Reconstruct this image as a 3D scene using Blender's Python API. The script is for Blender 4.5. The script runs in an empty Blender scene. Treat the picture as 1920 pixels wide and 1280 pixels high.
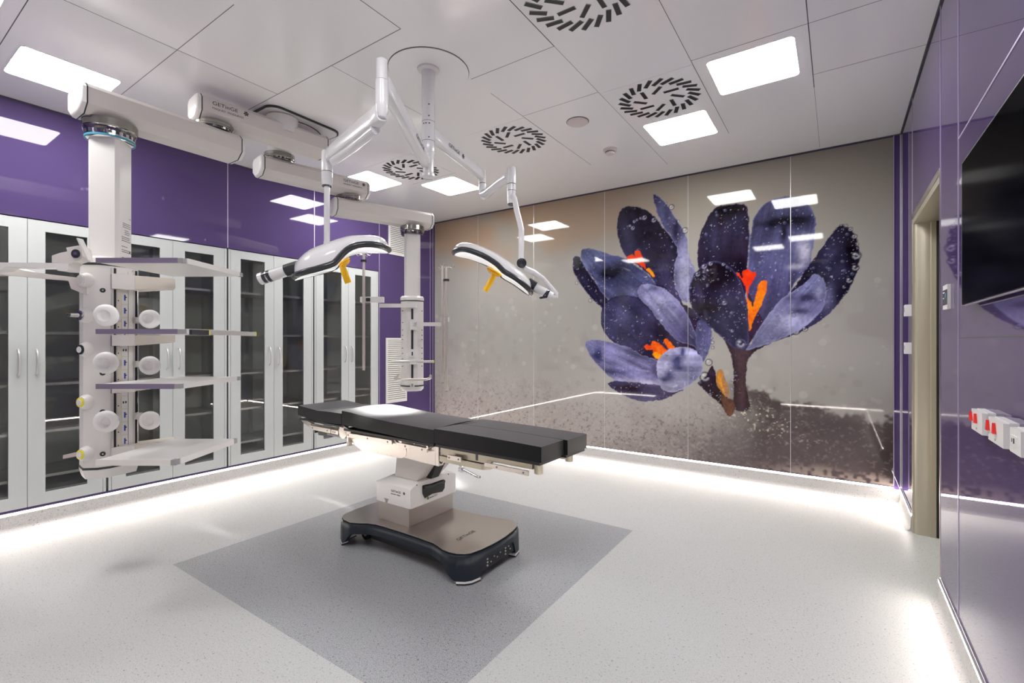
import bpy, bmesh, math, random
import numpy as np
from mathutils import Matrix, Vector

random.seed(5)
scene = bpy.context.scene
COL = scene.collection
PI = math.pi

# ---------------------------------------------------------------- camera, world, exposure
F = 895.0                                   # focal length in pixels of the 1920 px wide frame
HC = 1.312                                  # height of the lens
YAW = math.atan(611 / 895)
SN, CS = math.sin(YAW), math.cos(YAW)
cam_d = bpy.data.cameras.new('camera')
cam_d.sensor_width = 36.0
cam_d.lens = F / 1920 * 36
cam_d.clip_start = 0.02
cam = bpy.data.objects.new('camera', cam_d)
cam.location = (0, 0, HC)
cam.rotation_euler = (PI / 2, 0, YAW)
COL.objects.link(cam)
scene.camera = cam

world = bpy.data.worlds.new('world')
scene.world = world
world.use_nodes = True
world.node_tree.nodes['Background'].inputs[0].default_value = (0.02, 0.02, 0.022, 1)
world.node_tree.nodes['Background'].inputs[1].default_value = 1.0
scene.view_settings.view_transform = 'Standard'
scene.view_settings.look = 'None'
scene.view_settings.gamma = 1
scene.view_settings.exposure = 1.02
scene.view_settings.use_curve_mapping = False
PANEL_E = 16.0                              # ceiling panels
LED_E = 32.0                                # skirting strips
try:
    scene.cycles.max_bounces = 14
    scene.cycles.diffuse_bounces = 8
    scene.cycles.glossy_bounces = 6
    scene.cycles.transparent_max_bounces = 16
    scene.cycles.sample_clamp_indirect = 6.0
    scene.cycles.use_denoising = True
except Exception:
    pass

# ---------------------------------------------------------------- room size
XL, XR, YF, YN, ZC = -4.74, 0.425, 4.99, -0.50, 3.0
OPN, OPF, DH = 3.20, 4.25, 2.165            # the doorway in the right wall

def ray(u, v):
    a = (u - 960) / F
    return Vector((-SN + a * CS, CS + a * SN, (640 - v) / F))
def at(u, v, d):
    return Vector((0, 0, HC)) + ray(u, v) * d
def onx(u, v, X):
    r = ray(u, v)
    return Vector((0, 0, HC)) + r * (X / r.x)
def ony(u, v, Y):
    r = ray(u, v)
    return Vector((0, 0, HC)) + r * (Y / r.y)
def onz(u, v, Z):
    r = ray(u, v)
    return Vector((0, 0, HC)) + r * ((Z - HC) / r.z)

# ---------------------------------------------------------------- materials
def srgb(r, g, b):
    return tuple(((c / 255) / 12.92 if c / 255 <= 0.04045 else ((c / 255 + 0.055) / 1.055) ** 2.4) for c in (r, g, b))
def pmat(name, col, rough=0.5, metal=0.0, spec=0.5, coat=0.0, bump=0.0, bscale=200.0, emis=0.0, alpha=None):
    m = bpy.data.materials.new(name)
    m.use_nodes = True
    nt = m.node_tree
    p = nt.nodes['Principled BSDF']
    p.inputs['Base Color'].default_value = (*col, 1)
    p.inputs['Roughness'].default_value = rough
    p.inputs['Metallic'].default_value = metal
    p.inputs['Specular IOR Level'].default_value = spec
    if coat:
        p.inputs['Coat Weight'].default_value = coat
        p.inputs['Coat Roughness'].default_value = 0.03
    if emis:
        p.inputs['Emission Color'].default_value = (*col, 1)
        p.inputs['Emission Strength'].default_value = emis
    if bump:
        tc = nt.nodes.new('ShaderNodeTexCoord')
        n = nt.nodes.new('ShaderNodeTexNoise')
        n.inputs['Scale'].default_value = bscale
        b = nt.nodes.new('ShaderNodeBump')
        b.inputs['Strength'].default_value = bump
        b.inputs['Distance'].default_value = 0.002
        nt.links.new(tc.outputs['Object'], n.inputs['Vector'])
        nt.links.new(n.outputs['Fac'], b.inputs['Height'])
        nt.links.new(b.outputs['Normal'], p.inputs['Normal'])
    return m
def speckle(name, base, dark, light, rough, amt=1.0):
    """terrazzo-like vinyl: a base colour with fine dark and light grains"""
    m = bpy.data.materials.new(name)
    m.use_nodes = True
    nt = m.node_tree
    L = nt.links.new
    p = nt.nodes['Principled BSDF']
    p.inputs['Roughness'].default_value = rough
    p.inputs['Specular IOR Level'].default_value = 0.4
    tc = nt.nodes.new('ShaderNodeTexCoord')
    def layer(scale, lo, hi, prev, col, fac):
        n = nt.nodes.new('ShaderNodeTexNoise')
        n.inputs['Scale'].default_value = scale
        n.inputs['Detail'].default_value = 1.0
        L(tc.outputs['Object'], n.inputs['Vector'])
        r = nt.nodes.new('ShaderNodeMapRange')
        r.inputs['From Min'].default_value = lo
        r.inputs['From Max'].default_value = hi
        r.inputs['To Max'].default_value = fac
        L(n.outputs['Fac'], r.inputs['Value'])
        mx = nt.nodes.new('ShaderNodeMix')
        mx.data_type = 'RGBA'
        L(r.outputs['Result'], mx.inputs[0])
        if prev is None:
            mx.inputs[6].default_value = (*base, 1)
        else:
            L(prev, mx.inputs[6])
        mx.inputs[7].default_value = (*col, 1)
        return mx.outputs[2]
    c = layer(210, 0.50, 0.62, None, light, 0.55 * amt)
    c = layer(150, 0.60, 0.68, c, dark, 0.45 * amt)
    c = layer(92, 0.67, 0.71, c, tuple(x * 0.5 for x in dark), 0.6 * amt)
    c = layer(1.2, 0.35, 0.75, c, tuple(x * 0.93 for x in base), 0.3)
    L(c, p.inputs['Base Color'])
    return m
def glass_mat(name, tint, ior=1.5):
    m = bpy.data.materials.new(name)
    m.use_nodes = True
    nt = m.node_tree
    nt.nodes.clear()
    o = nt.nodes.new('ShaderNodeOutputMaterial')
    t = nt.nodes.new('ShaderNodeBsdfTransparent')
    t.inputs[0].default_value = (*tint, 1)
    g = nt.nodes.new('ShaderNodeBsdfGlossy')
    g.inputs['Roughness'].default_value = 0.02
    f = nt.nodes.new('ShaderNodeFresnel')
    f.inputs['IOR'].default_value = ior
    mx = nt.nodes.new('ShaderNodeMixShader')
    nt.links.new(f.outputs[0], mx.inputs[0])
    nt.links.new(t.outputs[0], mx.inputs[1])
    nt.links.new(g.outputs[0], mx.inputs[2])
    nt.links.new(mx.outputs[0], o.inputs[0])
    return m
def emit_mat(name, col, e):
    m = bpy.data.materials.new(name)
    m.use_nodes = True
    nt = m.node_tree
    nt.nodes.clear()
    o = nt.nodes.new('ShaderNodeOutputMaterial')
    k = nt.nodes.new('ShaderNodeEmission')
    k.inputs[0].default_value = (*col, 1)
    k.inputs[1].default_value = e
    nt.links.new(k.outputs[0], o.inputs[0])
    return m

PURPLE = (0.080, 0.052, 0.150)
M = {}
M['purple'] = pmat('purple_glass_panel', PURPLE, 0.03, spec=0.33)
M['ceil'] = pmat('white_lacquered_ceiling_panel', (0.93, 0.92, 0.915), 0.14, spec=0.5, bump=0.02, bscale=3)
M['joint'] = pmat('dark_joint', (0.10, 0.10, 0.10), 0.7)
M['alu'] = pmat('satin_aluminium', (0.66, 0.65, 0.64), 0.3, metal=0.6)
M['trim'] = pmat('lilac_seam_strip', (0.48, 0.42, 0.58), 0.3, metal=0.2)
M['floor'] = speckle('pale_speckled_vinyl', (0.535, 0.545, 0.54), (0.29, 0.30, 0.32), (0.66, 0.66, 0.65), 0.42, 1.1)
M['patch'] = speckle('grey_speckled_vinyl', (0.335, 0.345, 0.36), (0.13, 0.14, 0.15), (0.54, 0.55, 0.56), 0.4, 1.4)
M['cove'] = speckle('grey_cove_vinyl', (0.46, 0.45, 0.445), (0.22, 0.22, 0.23), (0.58, 0.57, 0.56), 0.5)
M['panel'] = emit_mat('light_panel_glow', (1.0, 0.985, 0.96), PANEL_E)
M['led'] = emit_mat('led_strip_glow', (1.0, 0.90, 0.82), LED_E)
M['white'] = pmat('white_lacquer', (0.78, 0.765, 0.74), 0.3, spec=0.5)
M['warm'] = pmat('warm_white_lacquer', (0.70, 0.665, 0.63), 0.33)
M['lamp'] = pmat('white_lamp_enamel', (0.80, 0.80, 0.81), 0.22, coat=0.3)
M['cab'] = pmat('pale_grey_cabinet_metal', (0.52, 0.545, 0.54), 0.4)
M['cabin'] = pmat('grey_cabinet_lining', (0.74, 0.77, 0.77), 0.5)
M['steel'] = pmat('brushed_steel', (0.64, 0.59, 0.54), 0.28, metal=1.0, bump=0.03, bscale=400)
M['rail'] = pmat('pale_nickel_steel', (0.74, 0.68, 0.62), 0.33, metal=0.85)
M['brass'] = pmat('champagne_steel', (0.50, 0.46, 0.36), 0.32, metal=0.55)
M['pad'] = pmat('bright_white_plastic', (0.88, 0.88, 0.87), 0.4)
M['bearing'] = pmat('dark_bearing_steel', (0.36, 0.35, 0.32), 0.16, metal=1.0)
M['litlens'] = pmat('lit_milky_lens', (0.9, 0.9, 0.9), 0.12, coat=0.5, emis=0.35)
M['chrome'] = pmat('chrome', (0.75, 0.75, 0.76), 0.08, metal=1.0)
M['black'] = pmat('black_rubber', (0.012, 0.012, 0.013), 0.45)
M['vinyl'] = pmat('black_leatherette', (0.010, 0.0108, 0.0115), 0.34, spec=0.12, bump=0.03, bscale=700)
_v = M['vinyl'].node_tree.nodes['Principled BSDF']; _v.inputs['Sheen Weight'].default_value = 1.0; _v.inputs['Sheen Roughness'].default_value = 0.30
M['dark'] = pmat('charcoal_plastic', (0.035, 0.04, 0.045), 0.25)
M['gasket'] = pmat('dark_gasket', (0.03, 0.033, 0.035), 0.5)
M['navy'] = pmat('navy_lacquer', (0.0065, 0.0135, 0.024), 0.35)
M['grey'] = pmat('mid_grey_plastic', (0.33, 0.33, 0.34), 0.4)
M['lilac'] = pmat('grey_violet_edge', (0.20, 0.17, 0.26), 0.45)
M['orange'] = pmat('amber_plastic', (1.0, 0.56, 0.015), 0.25)
M['lens'] = pmat('milky_lens', (0.80, 0.80, 0.80), 0.12, coat=0.5)
M['tvscreen'] = pmat('black_screen', (0.002, 0.002, 0.003), 0.12, spec=0.1)
M['tvscreen'].node_tree.nodes['Principled BSDF'].inputs['IOR'].default_value = 1.06
M['plastic'] = pmat('white_plastic', (0.76, 0.75, 0.73), 0.35)
M['red'] = pmat('red_plastic', (0.75, 0.02, 0.015), 0.35)
M['blue'] = pmat('blue_plastic', (0.02, 0.05, 0.35), 0.4)
M['yellow'] = pmat('yellow_plastic', (0.85, 0.75, 0.08), 0.4)
M['green'] = pmat('green_plastic', (0.06, 0.25, 0.02), 0.4)
M['cream'] = pmat('cream_plastic', (0.72, 0.67, 0.59), 0.4)
M['ink'] = pmat('printed_ink', (0.05, 0.05, 0.055), 0.5)
M['teal'] = pmat('teal_display', (0.06, 0.30, 0.42), 0.3)
M['glass'] = glass_mat('cabinet_glass', (0.86, 0.87, 0.86))
M['discp'] = pmat('pinkish_white_plastic', (0.70, 0.62, 0.60), 0.4)

# ---------------------------------------------------------------- mesh builder
WM = {}                                      # world matrix of every parent made here
class B:
    def __init__(s):
        s.bm = bmesh.new(); s.mats = []; s.cur = 0; s.X = Matrix.Identity(4)
    def m(s, key):
        mt = M[key]
        if mt not in s.mats: s.mats.append(mt)
        s.cur = s.mats.index(mt); return s
    def _take(s, t, bev=0, seg=2, ang=None):
        if bev:
            es = [e for e in t.edges if len(e.link_faces) == 2 and e.calc_face_angle(0) > (ang or 0.5)]
            bmesh.ops.bevel(t, geom=es, offset=bev, segments=seg, profile=0.5, affect='EDGES', clamp_overlap=True)
        bmesh.ops.recalc_face_normals(t, faces=t.faces)
        for f in t.faces: f.material_index = s.cur
        t.transform(s.X)
        me = bpy.data.meshes.new('tmp'); t.to_mesh(me); t.free()
        s.bm.from_mesh(me); bpy.data.meshes.remove(me)
        return s
    def hexa(s, pts, bev=0, seg=2):
        """8 points: bottom four then top four"""
        t = bmesh.new(); v = [t.verts.new(p) for p in pts]
        for f in ((3, 2, 1, 0), (4, 5, 6, 7), (0, 1, 5, 4), (1, 2, 6, 5), (2, 3, 7, 6), (3, 0, 4, 7)): t.faces.new([v[i] for i in f])
        return s._take(t, bev, seg)
    def box(s, a, b, bev=0, seg=2):
        x0, y0, z0 = a; x1, y1, z1 = b
        return s.hexa([(x0, y0, z0), (x1, y0, z0), (x1, y1, z0), (x0, y1, z0), (x0, y0, z1), (x1, y0, z1), (x1, y1, z1), (x0, y1, z1)], bev, seg)
    def prism(s, pts, e, bev=0, seg=2):
        """closed outline of 3-D points extruded by the vector e"""
        t = bmesh.new(); e = Vector(e)
        a = [t.verts.new(p) for p in pts]; b = [t.verts.new(Vector(p) + e) for p in pts]
        t.faces.new(a); t.faces.new(b[::-1]); n = len(pts)
        for i in range(n): t.faces.new((a[i], b[i], b[(i + 1) % n], a[(i + 1) % n]))
        return s._take(t, bev, seg)
    def cyl(s, p0, p1, r0, r1=None, n=24, bev=0):
        p0, p1 = Vector(p0), Vector(p1); r1 = r0 if r1 is None else r1
        d = (p1 - p0).normalized()
        u = d.orthogonal().normalized(); w = d.cross(u)
        t = bmesh.new()
        A = [t.verts.new(p0 + (u * math.cos(2 * PI * i / n) + w * math.sin(2 * PI * i / n)) * r0) for i in range(n)]
        Bv = [t.verts.new(p1 + (u * math.cos(2 * PI * i / n) + w * math.sin(2 * PI * i / n)) * r1) for i in range(n)]
        t.faces.new(A[::-1]); t.faces.new(Bv)
        for i in range(n): t.faces.new((A[i], A[(i + 1) % n], Bv[(i + 1) % n], Bv[i]))
        return s._take(t, bev, 2, 0.8)
    def lathe(s, p0, axis, prof, n=28, su=1.0):
        """prof: list of (radius, distance along axis)"""
        p0 = Vector(p0); d = Vector(axis).normalized()
        u = d.orthogonal().normalized(); w = d.cross(u)
        t = bmesh.new(); R = []
        for r, h in prof:
            if r < 1e-5: R.append([t.verts.new(p0 + d * h)])
            else: R.append([t.verts.new(p0 + d * h + (u * math.cos(2 * PI * i / n) * su + w * math.sin(2 * PI * i / n)) * r) for i in range(n)])
        for a, b in zip(R, R[1:]):
            for i in range(n):
                q = [a[i % len(a)], a[(i + 1) % len(a)], b[(i + 1) % len(b)], b[i % len(b)]]
                q = list(dict.fromkeys(q))
                if len(q) > 2:
                    try: t.faces.new(q)
                    except ValueError: pass
        for a in (R[0], R[-1]):
            if len(a) > 2: t.faces.new(a)
        return s._take(t)
    def tube(s, path, r, n=12, closed=False, sx=1.0, rs=None):
        P = [Vector(p) for p in path]; t = bmesh.new(); N = len(P); R = []
        up = None
        for i in range(N):
            a = P[(i - 1) % N] if (i or closed) else P[0]; b = P[(i + 1) % N] if (i < N - 1 or closed) else P[-1]
            d = (b - a).normalized()
            if up is None: up = d.orthogonal().normalized() if abs(d.z) > 0.9 else Vector((0, 0, 1))
            u = (up - d * up.dot(d)).normalized(); up = u; w = d.cross(u)
            rr = rs[i] if rs else r
            R.append([t.verts.new(P[i] + (u * math.cos(2 * PI * k / n) + w * math.sin(2 * PI * k / n) * sx) * rr) for k in range(n)])
        for i in range(N if closed else N - 1):
            a, b = R[i], R[(i + 1) % N]
            for k in range(n): t.faces.new((a[k], a[(k + 1) % n], b[(k + 1) % n], b[k]))
        if not closed: t.faces.new(R[0][::-1]); t.faces.new(R[-1])
        return s._take(t)
    def grid(s, rows, caps=False):
        t = bmesh.new(); R = [[t.verts.new(p) for p in r] for r in rows]
        for a, b in zip(R, R[1:]):
            for i in range(len(a) - 1): t.faces.new((a[i], a[i + 1], b[i + 1], b[i]))
        bmesh.ops.remove_doubles(t, verts=t.verts, dist=1e-5)
        return s._take(t)
    def torus(s, c, axis, R, r, n=32, k=12):
        axis = Vector(axis).normalized(); u = axis.orthogonal().normalized(); w = axis.cross(u); c = Vector(c)
        return s.tube([c + (u * math.cos(2 * PI * i / n) + w * math.sin(2 * PI * i / n)) * R for i in range(n)], r, k, True)
    def end(s, name, parent=None, kind=None, local=False, ang=38):
        me = bpy.data.meshes.new(name)
        if parent is not None and not local: s.bm.transform(WM[parent].inverted())
        for e in s.bm.edges:
            if len(e.link_faces) == 2 and e.calc_face_angle(0) > math.radians(ang): e.smooth = False
        for f in s.bm.faces: f.smooth = True
        s.bm.to_mesh(me); s.bm.free()
        for mt in s.mats: me.materials.append(mt)
        o = bpy.data.objects.new(name, me); COL.objects.link(o)
        if parent is not None:
            o.parent = parent; WM[o] = WM[parent]
        else: WM[o] = Matrix.Identity(4)
        if kind: o['kind'] = kind
        return o

def thing(name, label, cat, loc=(0, 0, 0), rz=0.0, group=None):
    o = bpy.data.objects.new(name, None); COL.objects.link(o)
    o.empty_display_size = 0.1
    o.location = loc; o.rotation_euler = (0, 0, rz)
    WM[o] = Matrix.Translation(loc) @ Matrix.Rotation(rz, 4, 'Z')
    o['label'] = label; o['category'] = cat
    if group: o['group'] = group
    return o
def tag(o, label, cat, group=None):
    o['label'] = label; o['category'] = cat
    if group: o['group'] = group
    return o
def dup(root, loc, rz, label):
    def cp(o, par):
        c = o.copy(); COL.objects.link(c); c.parent = par
        for ch in [x for x in KIDS.get(o, [])]: cp(ch, c)
        return c
    r = cp(root, None); r.location = loc; r.rotation_euler = (0, 0, rz); r['label'] = label
    return r
KIDS = {}
def index_kids():
    KIDS.clear()
    for o in COL.objects:
        if o.parent: KIDS.setdefault(o.parent, []).append(o)

def text(s, org, xd, yd, size, mat, parent, name, bold=0.0, font_sx=1.0):
    cu = bpy.data.curves.new('tmp_text', 'FONT'); cu.body = s; cu.size = size; cu.offset = bold; cu.extrude = 0.0003
    to = bpy.data.objects.new('tmp_text', cu); COL.objects.link(to)
    me = bpy.data.meshes.new_from_object(to)
    bpy.data.objects.remove(to); bpy.data.curves.remove(cu)
    xd = Vector(xd).normalized(); yd = Vector(yd).normalized(); n = xd.cross(yd)
    Mx = Matrix(((xd.x * font_sx, yd.x, n.x, org[0]), (xd.y * font_sx, yd.y, n.y, org[1]), (xd.z * font_sx, yd.z, n.z, org[2]), (0, 0, 0, 1)))
    me.transform(WM[parent].inverted() @ Mx)
    me.name = name; me.materials.clear(); me.materials.append(M[mat])
    o = bpy.data.objects.new(name, me); COL.objects.link(o); o.parent = parent; WM[o] = WM[parent]
    return o
def logo(org, xd, yd, size, parent, sub=None, name='logo_lettering'):
    """the maker's word, a six-petalled mark after it and a smaller line beneath"""
    xd = Vector(xd).normalized(); yd = Vector(yd).normalized(); n = xd.cross(yd); org = Vector(org)
    text('GETinGE', org, xd, yd, size, 'ink', parent, name, font_sx=1.25)
    c = org + xd * size * 6.3 + yd * size * 0.36
    b = B().m('ink')
    for k in range(6):
        a = k * PI / 3 + 0.2
        q = c + (xd * math.cos(a) + yd * math.sin(a)) * size * 0.3
        dd = (xd * math.cos(a) + yd * math.sin(a)); ee = (yd * math.cos(a) - xd * math.sin(a))
        b.prism([q + dd * size * 0.24 * math.cos(t) + ee * size * 0.13 * math.sin(t) for t in [i * PI / 4 for i in range(8)]], n * 0.0006)
    b.end('flower_mark', parent)
    if sub: text(sub, org - yd * size * 0.85, xd, yd, size * 0.5, 'ink', parent, 'model_lettering', font_sx=1.2)

# ================================================================= THE ROOM
def quad_box(b, key, a, c, bev=0): b.m(key).box(a, c, bev)

# floor: pale vinyl with a darker rectangle let in under the table
b = B()
xs = [-5.3, -3.233, -1.176, 1.3]; ys = [-0.7, 1.195, 3.212, 5.2]
for i in range(3):
    for j in range(3):
        b.m('patch' if (i == 1 and j == 1) else 'floor').box((xs[i], ys[j], -0.05), (xs[i + 1], ys[j + 1], 0))
floor = b.end('floor', kind='structure')

b = B().m('ceil').box((-5.3, -0.7, ZC), (1.3, 5.2, ZC + 0.06))
b.end('ceiling', kind='structure')
# hairline joints between the ceiling cassettes
b = B().m('joint')
for x0, y0, x1, y1, w in [(-4.74, .60, -3.16, .60, .004), (-3.16, .60, -3.16, 1.79, .003), (-4.74, 1.19, -2.5, 1.19, .003), (-4.74, 1.79, -1.95, 1.79, .004),
                          (-1.95, -.5, -1.95, 1.79, .004), (-1.95, 2.39, -1.34, 2.39, .003), (-1.34, -.5, -1.34, 2.39, .005), (-1.95, 2.6, -1.95, 4.2, .0025),
                          (-1.34, 2.39, -1.34, 4.6, .002), (-.73, 1.2, -.73, 4.19, .003), (-.13, .6, -.13, 3.75, .005), (-.13, 3.75, -.13, 4.93, .002),
                          (-.73, 2.98, -.13, 2.98, .003), (-.13, 2.98, .42, 2.98, .003), (-.13, 3.57, .42, 3.57, .003), (-1.34, 3.0, -1.95, 3.0, .002), (-2.56, 1.79, -2.56, 2.6, .002),
                          (-4.37, -.5, -4.37, .6, .004), (-3.77, 3.03, -3.16, 3.03, .002), (-3.77, 3.63, -3.16, 3.63, .002)]:
    if x0 == x1: b.box((x0 - w / 2, y0, ZC - 0.0006), (x0 + w / 2, y1, ZC + 0.001))
    else: b.box((min(x0, x1), y0 - w / 2, ZC - 0.0006), (max(x0, x1), y0 + w / 2, ZC + 0.001))
b.end('trim_1', kind='structure')
# shadow gap where ceiling meets walls
b = B().m('joint')
b.box((XL, YF - .012, ZC - .006), (XR, YF - .001, ZC + .001)); b.box((XL + .001, YN, ZC - .006), (XL + .008, YF, ZC + .001)); b.box((XR - .008, YN, ZC - .008), (XR - .001, YF, ZC + .001))
b.end('trim_2', kind='structure')

CT, CB, C0, C1 = 2.19, 0.135, 0.41, 3.99      # cabinet recess: top, bottom, near end, far end
b = B().m('purple')
b.box((-5.34, YN - .1, CT), (XL, YF + .1, ZC)); b.box((-5.34, C1, 0), (XL, YF + .1, CT)); b.box((-5.34, YN - .1, 0), (XL, C0, CT))
b.box((-5.34, C0, 0), (XL, C1, CB)); b.box((-5.34, C0, CB), (-5.30, C1, CT))
b.end('wall_left', kind='structure')
B().m('purple').box((-5.34, YF, 0), (1.3, YF + .12, ZC)).end('wall_far', kind='structure')
B().m('purple').box((-5.34, YN - .12, 0), (1.3, YN, ZC)).end('wall_near', kind='structure')
b = B().m('purple')
b.box((XR, YN, 0), (XR + .3, OPN, ZC)); b.box((XR, OPF, 0), (XR + .3, YF, ZC)); b.box((XR, OPN, DH), (XR + .3, OPF, ZC))
b.box((XR + .3, YN, 0), (XR + .36, YF, ZC))
b.end('wall_right', kind='structure')

# upright seam strips
def strip(n, a, c, key='trim'): B().m(key).box(a, c).end(n, kind='structure')
k = 3
for y in (2.20, 3.10):
    strip('trim_%d' % k, (XL, y - .004, CT + .002), (XL + .002, y + .004, ZC - .004)); k += 1
for y in (3.996, 4.90, 4.955):
    strip('trim_%d' % k, (XL, y - .004, .13), (XL + .002, y + .004, ZC - .004)); k += 1
for y in (OPN - .012, 2.755, 1.2):
    strip('trim_%d' % k, (XR - .002, y - .004, DH if y > 3 else .13), (XR, y + .004, ZC - .004)); k += 1
strip('trim_%d' % k, (XR - .002, YN, 2.170), (XR, 2.75, 2.177)); k += 1
strip('trim_%d' % k, (XR - .001, YN, 1.326), (XR, 2.75, 1.330), 'joint'); k += 1
strip('trim_%d' % k, (XR - .008, YF - .008, .13), (XR - .001, YF - .001, ZC - .004), 'alu'); k += 1
strip('trim_%d' % k, (XR - .05, YF - .007, .13), (XR - .045, YF - .001, ZC - .004), 'trim'); k += 1
strip('trim_%d' % k, (XR - .002, OPF + .03, .13), (XR, OPF + .036, ZC - .004)); k += 1

# coved skirting and the strip light that runs on top of it
def cove(name, p0, p1, n, h=0.105):
    """p0->p1 along the wall foot, n = direction into the room"""
    p0, p1, n = Vector(p0), Vector(p1), Vector(n)
    prof = [(0, 0), (.040, 0), (.028, .003), (.016, .012), (.010, .028), (.008, h), (0, h)]
    b = B().m('cove').prism([p0 + n * a + Vector((0, 0, z)) for a, z in prof], p1 - p0)
    return b.end(name, kind='structure')
def led(p0, p1, n, label):
    p0, p1, n = Vector(p0), Vector(p1), Vector(n)
    d = (p1 - p0)
    t = thing('strip_light', label, 'strip light', ((p0 + p1) / 2)[:], 0, 'strip lights along the skirting')
    b = B().m('led').prism([p0 + n * a + Vector((0, 0, z)) for a, z in [(.001, .107), (.009, .107), (.009, .120), (.001, .120)]], d); b.end('diffuser', t)
    b = B().m('alu').prism([p0 + n * a + Vector((0, 0, z)) for a, z in [(.0005, .1205), (.010, .1205), (.010, .1235), (.0005, .1235)]], d); b.end('profile', t)
cove('baseboard_left', (XL, YN, 0), (XL, YF, 0), (1, 0, 0))
cove('baseboard_far', (XL, YF, 0), (XR, YF, 0), (0, -1, 0))
cove('baseboard_right', (XR, YN, 0), (XR, OPN, 0), (-1, 0, 0))
cove('baseboard_right_far', (XR, OPF + .03, 0), (XR, YF, 0), (-1, 0, 0))
cove('baseboard_near', (XL, YN, 0), (-3.3, YN, 0), (0, 1, 0))
cove('baseboard_near_right', (-.9, YN, 0), (XR, YN, 0), (0, 1, 0))
led((XL, YN + .02, 0), (XL, YF - .02, 0), (1, 0, 0), 'glowing strip light under the row of glass cabinets')
led((XL + .02, YF, 0), (XR - .05, YF, 0), (0, -1, 0), 'glowing strip light under the flower mural')
led((XR, YN + .02, 0), (XR, OPN - .01, 0), (-1, 0, 0), 'glowing strip light under the purple wall with the television')
led((XR, OPF + .05, 0), (XR, YF - .02, 0), (-1, 0, 0), 'short glowing strip light between the doorway and the mural corner')
led((XL + .02, YN, 0), (-3.3, YN, 0), (0, 1, 0), 'glowing strip light on the wall opposite the mural, cabinet side, seen as a reflection')
led((-.9, YN, 0), (XR - .02, YN, 0), (0, 1, 0), 'glowing strip light on the wall opposite the mural, television side, seen as a reflection')
# wide steel door in the near wall (seen only in reflections)
b = B().m('steel').box((-3.25, YN, 0.005), (-1.0, YN + .03, 2.2), .004)
d2 = b.end('door_2', kind='structure')

# doorway on the right: steel reveal and sliding leaf
b = B().m('brass')
b.prism([(XR - .0015, OPF + .028, 0), (XR + .010, OPF - .006, 0), (XR + .028, OPF - .020, 0), (XR + .088, OPF - .020, 0), (XR + .092, OPF - .026, 0), (XR + .118, OPF - .026, 0), (XR + .118, OPF - .002, 0), (XR + .0, OPF - .001, 0)], (0, 0, DH - .05))
b.m('steel').box((XR - .004, OPF + .012, 0), (XR, OPF + .03, DH + .02))
b.box((XR - .004, OPN - .004, DH - .012), (XR + .001, OPF + .03, DH + .02))
b.m('brass').box((XR, OPN, DH - .05), (XR + .16, OPF, DH - .001)).m('steel').box((XR - .003, OPN - .006, .0), (XR + .002, OPN + .002, DH))
b.box((XR, OPN - .001, 0), (XR + .16, OPN + .006, DH))
fr = b.end('door_1', kind='structure')
b = B().m('brass').box((XR + .165, OPN - .1, .01), (XR + .20, OPF - .02, DH - .02))
b.end('door_leaf', fr)
B().m('black').box((XR + .119, OPF - .03, .004), (XR + .164, OPF - .003, DH - .05)).end('door_seal', fr)
b = B().m('steel').box((XR + .15, OPF - .055, 1.235), (XR + .166, OPF - .02, 1.40), .003).m('chrome').box((XR + .13, OPF - .045, 1.25), (XR + .15, OPF - .03, 1.38), .004)
b.end('door_handle', fr)

# ================================================================= CEILING FITTINGS
def rrect(cx, cy, w, h, r, z, n=6):
    o = []
    for sx, sy, a0 in ((1, 1, 0), (-1, 1, PI / 2), (-1, -1, PI), (1, -1, 3 * PI / 2)):
        for i in range(n + 1):
            a = a0 + i * PI / 2 / n
            o.append(Vector((cx + sx * (w / 2 - r) + r * math.cos(a), cy + sy * (h / 2 - r) + r * math.sin(a), z)))
    return o
t0 = thing('ceiling_light', '', 'ceiling light', (0, 0, ZC), 0, 'square light panels in the ceiling')
B().m('panel').prism(rrect(0, 0, .46, .46, .028, -.004), (0, 0, .0035)).end('diffuser', t0, local=True)
b = B().m('plastic')
o1 = rrect(0, 0, .466, .466, .031, -.003); 
b.prism(o1, (0, 0, .0028)); b.end('frame', t0, local=True)
index_kids()
LL = [(-4.07, .90, 'square light panel above the left equipment column, nearest the cabinet wall'),
      (-3.48, .30, 'square light panel cut off at the top left corner of the photo'),
      (-.43, .90, 'square light panel near the television wall, seen only mirrored, upper of the right pair'),
      (-1.03, .28, 'square light panel near the television wall, seen only mirrored, lower of the right pair'),
      (-.43, 3.28, 'largest square light panel at the upper right of the photo'),
      (-1.03, 3.89, 'square light panel beside the right swirl vent, closest to the flower'),
      (-3.48, 3.92, 'square light panel beyond the lamp column, the one nearer the mural corner'),
      (-4.07, 3.32, 'square light panel half hidden behind the far pendant arm')]
for i, (x, y, lb) in enumerate(LL):
    if i == 0: t0.location = (x, y, ZC); t0['label'] = lb; WM[t0] = Matrix.Translation((x, y, ZC))
    else: dup(t0, (x, y, ZC), 0, lb)

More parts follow.
